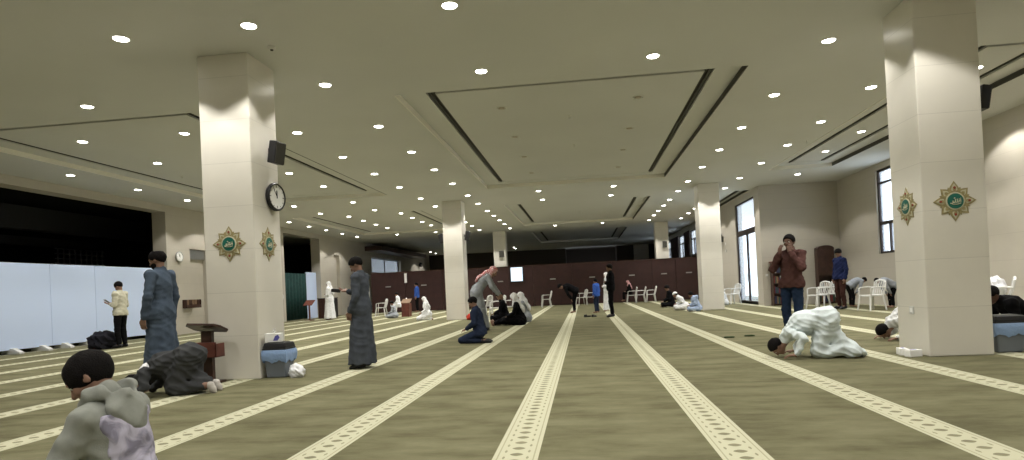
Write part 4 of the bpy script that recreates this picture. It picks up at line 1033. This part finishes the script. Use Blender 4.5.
person((-2.09, 2.50), 180, kneelsit(hf=(1, .42, -.85), nec=(.035, 0, .745), hea=(.115, .012, .842), shL=(.02, .155, .668), shR=(.02, -.155, .668), che=(.0, 0, .56), elL=(.11, .235, .43), elR=(.05, -.20, .43), wrL=(.25, .10, .34), wrR=(.25, -.10, .34)), 'person kneeling in the foreground in a grey hoodie with a lilac printed back, black hair',
       res=.0068, scale=.92, top=M['hoodie'], bottom=cl_trous, hairslope=.25, hairlen=.034, girth=.92, extras=hoodie_extras, seed=1.)
person((-4.90, 6.86), 194, sujud(elL=(.26, .26, .14), elR=(.26, -.26, .14)), 'person prostrating in a charcoal robe in front of the lectern, light socks showing', res=.008, scale=.98, robe=cl_dark, robe_kind='plain', shoes='sockw', seed=2., girth=1.02, fill=True, extras=collar)
person((-5.77, 7.80), 178, stand(hf=(1, .1, -.35), elL=(-.03, .25, 1.12), wrL=(.05, .25, .86)), 'person standing in a blue-grey robe with balding crown and dark beard, hands at sides', res=.008, scale=1.06, robe=cl_blue, beard='hair', bald=True, seed=3., girth=1.08, shoes='black')
def hold(x, y, z, rz, tilt, label, w=.075, d=.038, h=.006, m=None, cat='phone', name='phone'):
    r = empty(name, (x, y, z), R(rz), label=label, cat=cat); r.rotation_euler = (0, R(tilt), R(rz))
    mb = MB(); mb.box(-w, w, -d, d, -h, h); mb.build('case', m or M['black'], r, bevel=.004)
    mb = MB(); mb.box(-w*.92, w*.92, -d*.9, d*.9, h, h+.0012); mb.build('display', M['slot'], r)
person((-12.10, 14.80), 182, stand(hf=(1, 0, -.7), elL=(.0, .22, 1.12), wrL=(.24, .10, 1.16), hdL=(1, -.3, .2), pnL=(0, -.3, 1), elR=(.0, -.22, 1.12), wrR=(.24, -.10, 1.16), hdR=(1, .3, .2), pnR=(0, .3, 1)),
       'person in a cream shirt and black trousers looking down at a phone by the boards', scale=1.01, top=(cl_cream, .55), bottom=cl_trous, shoes='black', res=.011, seed=4.)
hold(-12.47, 14.79, 1.245, 182, -35, 'phone in the hands of the man in cream shirt')
person((-3.32, 8.85), 178, stand(hf=(1, .12, -.75), hea=(.055, 0, 1.60), elL=(-.02, .24, 1.12), wrL=(.10, .20, .88), hdL=(.25, -.15, -1), elR=(.05, -.23, 1.13), wrR=(.29, -.20, 1.20), hdR=(1, 0, .15), pnR=(0, .3, 1)),
       'person standing in a long dark grey robe, head bowed, right arm held out', res=.008, scale=.965, robe=cl_grey, shoes='black', seed=5., girth=1.12)
hold(-3.78, 9.04, 1.175, 178, -8, 'small black object held out by the man in the long dark grey robe', w=.06, d=.035, h=.025)
person((-11.95, 27.8), 185, stand(**FOLD), 'person standing in white robe and white headscarf before the lit left wall pier', scale=1.05, robe=cl_whitew, head='scarfw', res=.016, facefeat=False, seed=6., girth=1.35)
person((-5.46, 10.3), 182, stand(**FOLD), 'person in white robe almost hidden behind the near left pillar', scale=.90, robe=cl_whitew, head='scarfw', res=.012, seed=7.)
person((-4.62, 12.55), 180, stand(**FOLD), 'person in white robe mostly hidden behind the man in dark grey robe', scale=.86, robe=cl_whitew, head='cap', res=.012, seed=8.)
person((-8.60, 27.0), 180, sitfloor(), 'person in grey sitting on the carpet beside the reddish book stand', scale=.86, robe=cl_lgrey, robe_kind='plain', res=.015, facefeat=False, seed=9.)
person((-9.46, 30.5, .12), 180, sitchair(), 'person in white sitting on a white chair at far left, beyond the grey sitting man', scale=.8, robe=cl_whitew, robe_kind='plain', res=.016, facefeat=False, seed=10.)
person((-9.40, 33.9), 185, stand(), 'person standing in bright blue shirt before the burgundy partition at left', scale=.97, top=(cl_blueshirt, .6), bottom=cl_trous, res=.016, facefeat=False, seed=11., girth=1.05)
person((-6.22, 23.7), 200, kneelsit(), 'person kneeling in white robe and white headscarf just left of the middle left pillar', scale=.88, robe=cl_whitew, robe_kind='kneel', head='scarfw', res=.013, facefeat=False, seed=12., girth=1.15)
person((-2.75, 16.2), 5, stand(pel=(-.10, 0, .95), che=(.10, 0, 1.23), nec=(.22, 0, 1.36), hea=(.34, 0, 1.43), hf=(1, 0, -.9), shL=(.20, .175, 1.31), shR=(.20, -.175, 1.31), elL=(.32, .22, 1.06), wrL=(.46, .16, .86), hdL=(.6, 0, -1), elR=(.30, -.22, 1.06), wrR=(.46, -.16, .86), hdR=(.6, 0, -1), hiL=(-.10, .09, .92), hiR=(-.10, -.09, .92)),
       'person bending forward in grey robe with red and white checked headscarf', scale=1.09, robe=cl_lgrey, head='scarfr', res=.012, seed=13., girth=1.1, shoes='black')
person((-2.20, 12.42), 180, kneelsit(), 'person kneeling in dark navy clothes in front of the bending robed man', scale=.91, top=cl_navy, bottom=cl_navy, res=.009, seed=14., girth=1.08, shoes='black')
person((-1.98, 18.0), 178, sitlegs(hf=(1, 0, -.4)), 'person in black cloak and white headscarf sitting with legs stretched forward', scale=1.05, robe=cl_black, robe_kind='plain', head='scarfw', res=.012, facefeat=False, seed=15., girth=1.15)
person((-2.72, 20.3), 180, sitfloor(), 'person in black with dark hair sitting behind the man in black cloak', scale=1.1, robe=cl_black, robe_kind='plain', res=.015, facefeat=False, seed=16.)
person((-1.92, 19.4), 175, sitfloor(), 'person in grey with white headscarf sitting right behind the man in black cloak', scale=1.06, robe=cl_lgrey, robe_kind='plain', head='scarfw', res=.015, facefeat=False, seed=17.)
person((-.42, 24.5), 180, ruku(), 'person in black bowing at the waist in the centre distance', scale=.95, top=cl_black, bottom=cl_black, res=.013, facefeat=False, seed=18., girth=1.1)
person((.46, 23.6), 150, stand(), 'boy standing in bright blue shirt and dark trousers', scale=.76, top=(cl_blueshirt, .7), bottom=cl_navy, res=.012, facefeat=False, seed=19., girth=1.15, cat='person')
person((.88, 20.4), 180, stand(**FOLD), 'person standing all in black beside the boy in blue', scale=1.01, top=cl_black, bottom=cl_black, res=.012, facefeat=False, seed=20., shoes='black')
person((.90, 24.7), 180, stand(**FOLD), 'person in white robe and white cap behind the standing man in black', scale=.90, robe=cl_whitew, head='scarfw', res=.014, facefeat=False, seed=21.)
M['scarfp'] = cloth('pink_headscarf', (.55, .30, .32))
person((2.46, 33.9, .12), 182, sitchair(), 'person in dark clothes and pink shawl sitting on a white chair far back', scale=.86, top=cl_black, bottom=cl_black, head='scarfp', res=.016, facefeat=False, seed=22.)
person((3.56, 26.4), 180, sitfloor(), 'person in black sitting on the carpet left of the middle right pillar', scale=1.03, top=cl_black, bottom=cl_black, res=.013, facefeat=False, seed=23., girth=1.05)
person((3.62, 23.3), 175, sitfloor(che=(.10, 0, .42), nec=(.20, 0, .54), hea=(.28, 0, .60), shL=(.17, .17, .50), shR=(.17, -.17, .50)), 'person in white hunched forward on the carpet by the middle right pillar', scale=.95, robe=cl_whitew, robe_kind='plain', head='cap', res=.013, facefeat=False, seed=24.)
person((3.84, 21.85), 178, sitfloor(che=(.06, 0, .44), nec=(.13, 0, .58), hea=(.20, 0, .68)), 'person in pale blue sitting against the front of the middle right pillar', scale=.86, top=cl_lblue, bottom=cl_lblue, res=.013, facefeat=False, seed=25.)
person((5.72, 26.2), 180, sitfloor(), 'person in white sitting by the chair right of the middle right pillar', scale=.80, robe=cl_whitew, robe_kind='plain', res=.015, facefeat=False, seed=26.)
person((3.48, 10.8), 222, stand(hf=(1, .1, -.05), elL=(.12, .25, 1.17), wrL=(.17, .09, 1.42), hdL=(-.1, -.15, 1), pnL=(-1, -.3, 0), elR=(.12, -.25, 1.17), wrR=(.17, -.09, 1.42), hdR=(-.1, .15, 1), pnR=(-1, .3, 0)),
       'person in maroon jacket and dark jeans raising both hands to the face', res=.009, scale=1.03, top=cl_maroon, bottom=cl_jean, shoes='black', skin='skind', seed=27., girth=1.0)
person((7.72, 19.6), 195, stand(hf=(1, .3, -.7)), 'person standing in navy blue shirt and brown trousers, looking down by the chairs', scale=1.06, top=cl_navyb, bottom=cl_brown, shoes='black', res=.012, facefeat=False, seed=28.)
person((8.36, 20.4), 5, ruku(), 'person bending over in white shirt and dark trousers behind the chairs', scale=.74, top=cl_lgrey, bottom=cl_trous, res=.013, facefeat=False, seed=29., girth=1.15)
person((8.95, 19.2), 185, ruku(), 'person bending over in grey shirt close to the right pillar', scale=.72, top=cl_lgrey, bottom=cl_trous, res=.013, facefeat=False, seed=30., girth=1.15)
person((2.99, 8.45), 164, sujud(pel=(-.13, 0, .53), che=(.17, 0, .47), nec=(.36, 0, .31), shL=(.33, .17, .36), shR=(.33, -.17, .36), hiL=(-.14, .09, .51), hiR=(-.14, -.09, .51), elL=(.16, .31, .29), wrL=(.27, .28, .06), elR=(.16, -.31, .29), wrR=(.27, -.28, .06)),
       'person prostrating in a white robe on the carpet at right, forehead to the floor', res=.008, scale=.95, robe=cl_white, robe_kind='sujud', shoes=None, seed=31.)
person((5.14, 10.3), 180, sujud(), 'person prostrating in white, half hidden behind the near right pillar', res=.011, scale=.95, robe=cl_whitew, robe_kind='sujud', seed=32.)
person((6.18, 9.45), 182, kneelsit(pel=(-.05, 0, .27), che=(.18, 0, .50), nec=(.34, 0, .60), hea=(.45, 0, .68), hf=(1, 0, -.8), shL=(.30, .175, .55), shR=(.30, -.175, .55), elL=(.28, .25, .28), wrL=(.42, .20, .10), elR=(.28, -.25, .28), wrR=(.42, -.20, .10)),
       'person in black leaning forward on the knees beside the right bin', res=.010, scale=1.0, top=cl_black, bottom=cl_black, seed=33., girth=1.15, skin='skind')

# ------------------------------------------------------------------ camera, sky, exposure
F_, ROLL, PITCH, CY, YAW = 613.24, .0463, .0088, 283.27, .116
cam = bpy.data.cameras.new('camera'); co = bpy.data.objects.new('camera', cam); COL.objects.link(co)
cam.sensor_width = 36; cam.sensor_fit = 'HORIZONTAL'; cam.lens = F_/1024*36; cam.shift_y = (CY-230)/1024
cam.clip_start = .05; cam.clip_end = 300
right = Vector((math.cos(YAW), math.sin(YAW), 0)); fwd0 = Vector((-math.sin(YAW), math.cos(YAW), 0)); up0 = Vector((0, 0, 1))
fwd = fwd0*math.cos(PITCH)+up0*math.sin(PITCH); up = up0*math.cos(PITCH)-fwd0*math.sin(PITCH)
r2 = right*math.cos(ROLL)-up*math.sin(ROLL); u2 = right*math.sin(ROLL)+up*math.cos(ROLL)
mw = Matrix((r2, u2, -fwd)).transposed().to_4x4(); mw.translation = Vector((0, 0, EYE)); co.matrix_world = mw
bpy.context.scene.camera = co
w = bpy.data.worlds.new('daylight'); bpy.context.scene.world = w; w.use_nodes = True
w.node_tree.nodes['Background'].inputs[0].default_value = (.88, .94, 1., 1); w.node_tree.nodes['Background'].inputs[1].default_value = 2.6
vs = bpy.context.scene.view_settings
vs.view_transform = 'Standard'; vs.look = 'None'; vs.gamma = 1; vs.use_curve_mapping = False
vs.exposure = 0.35
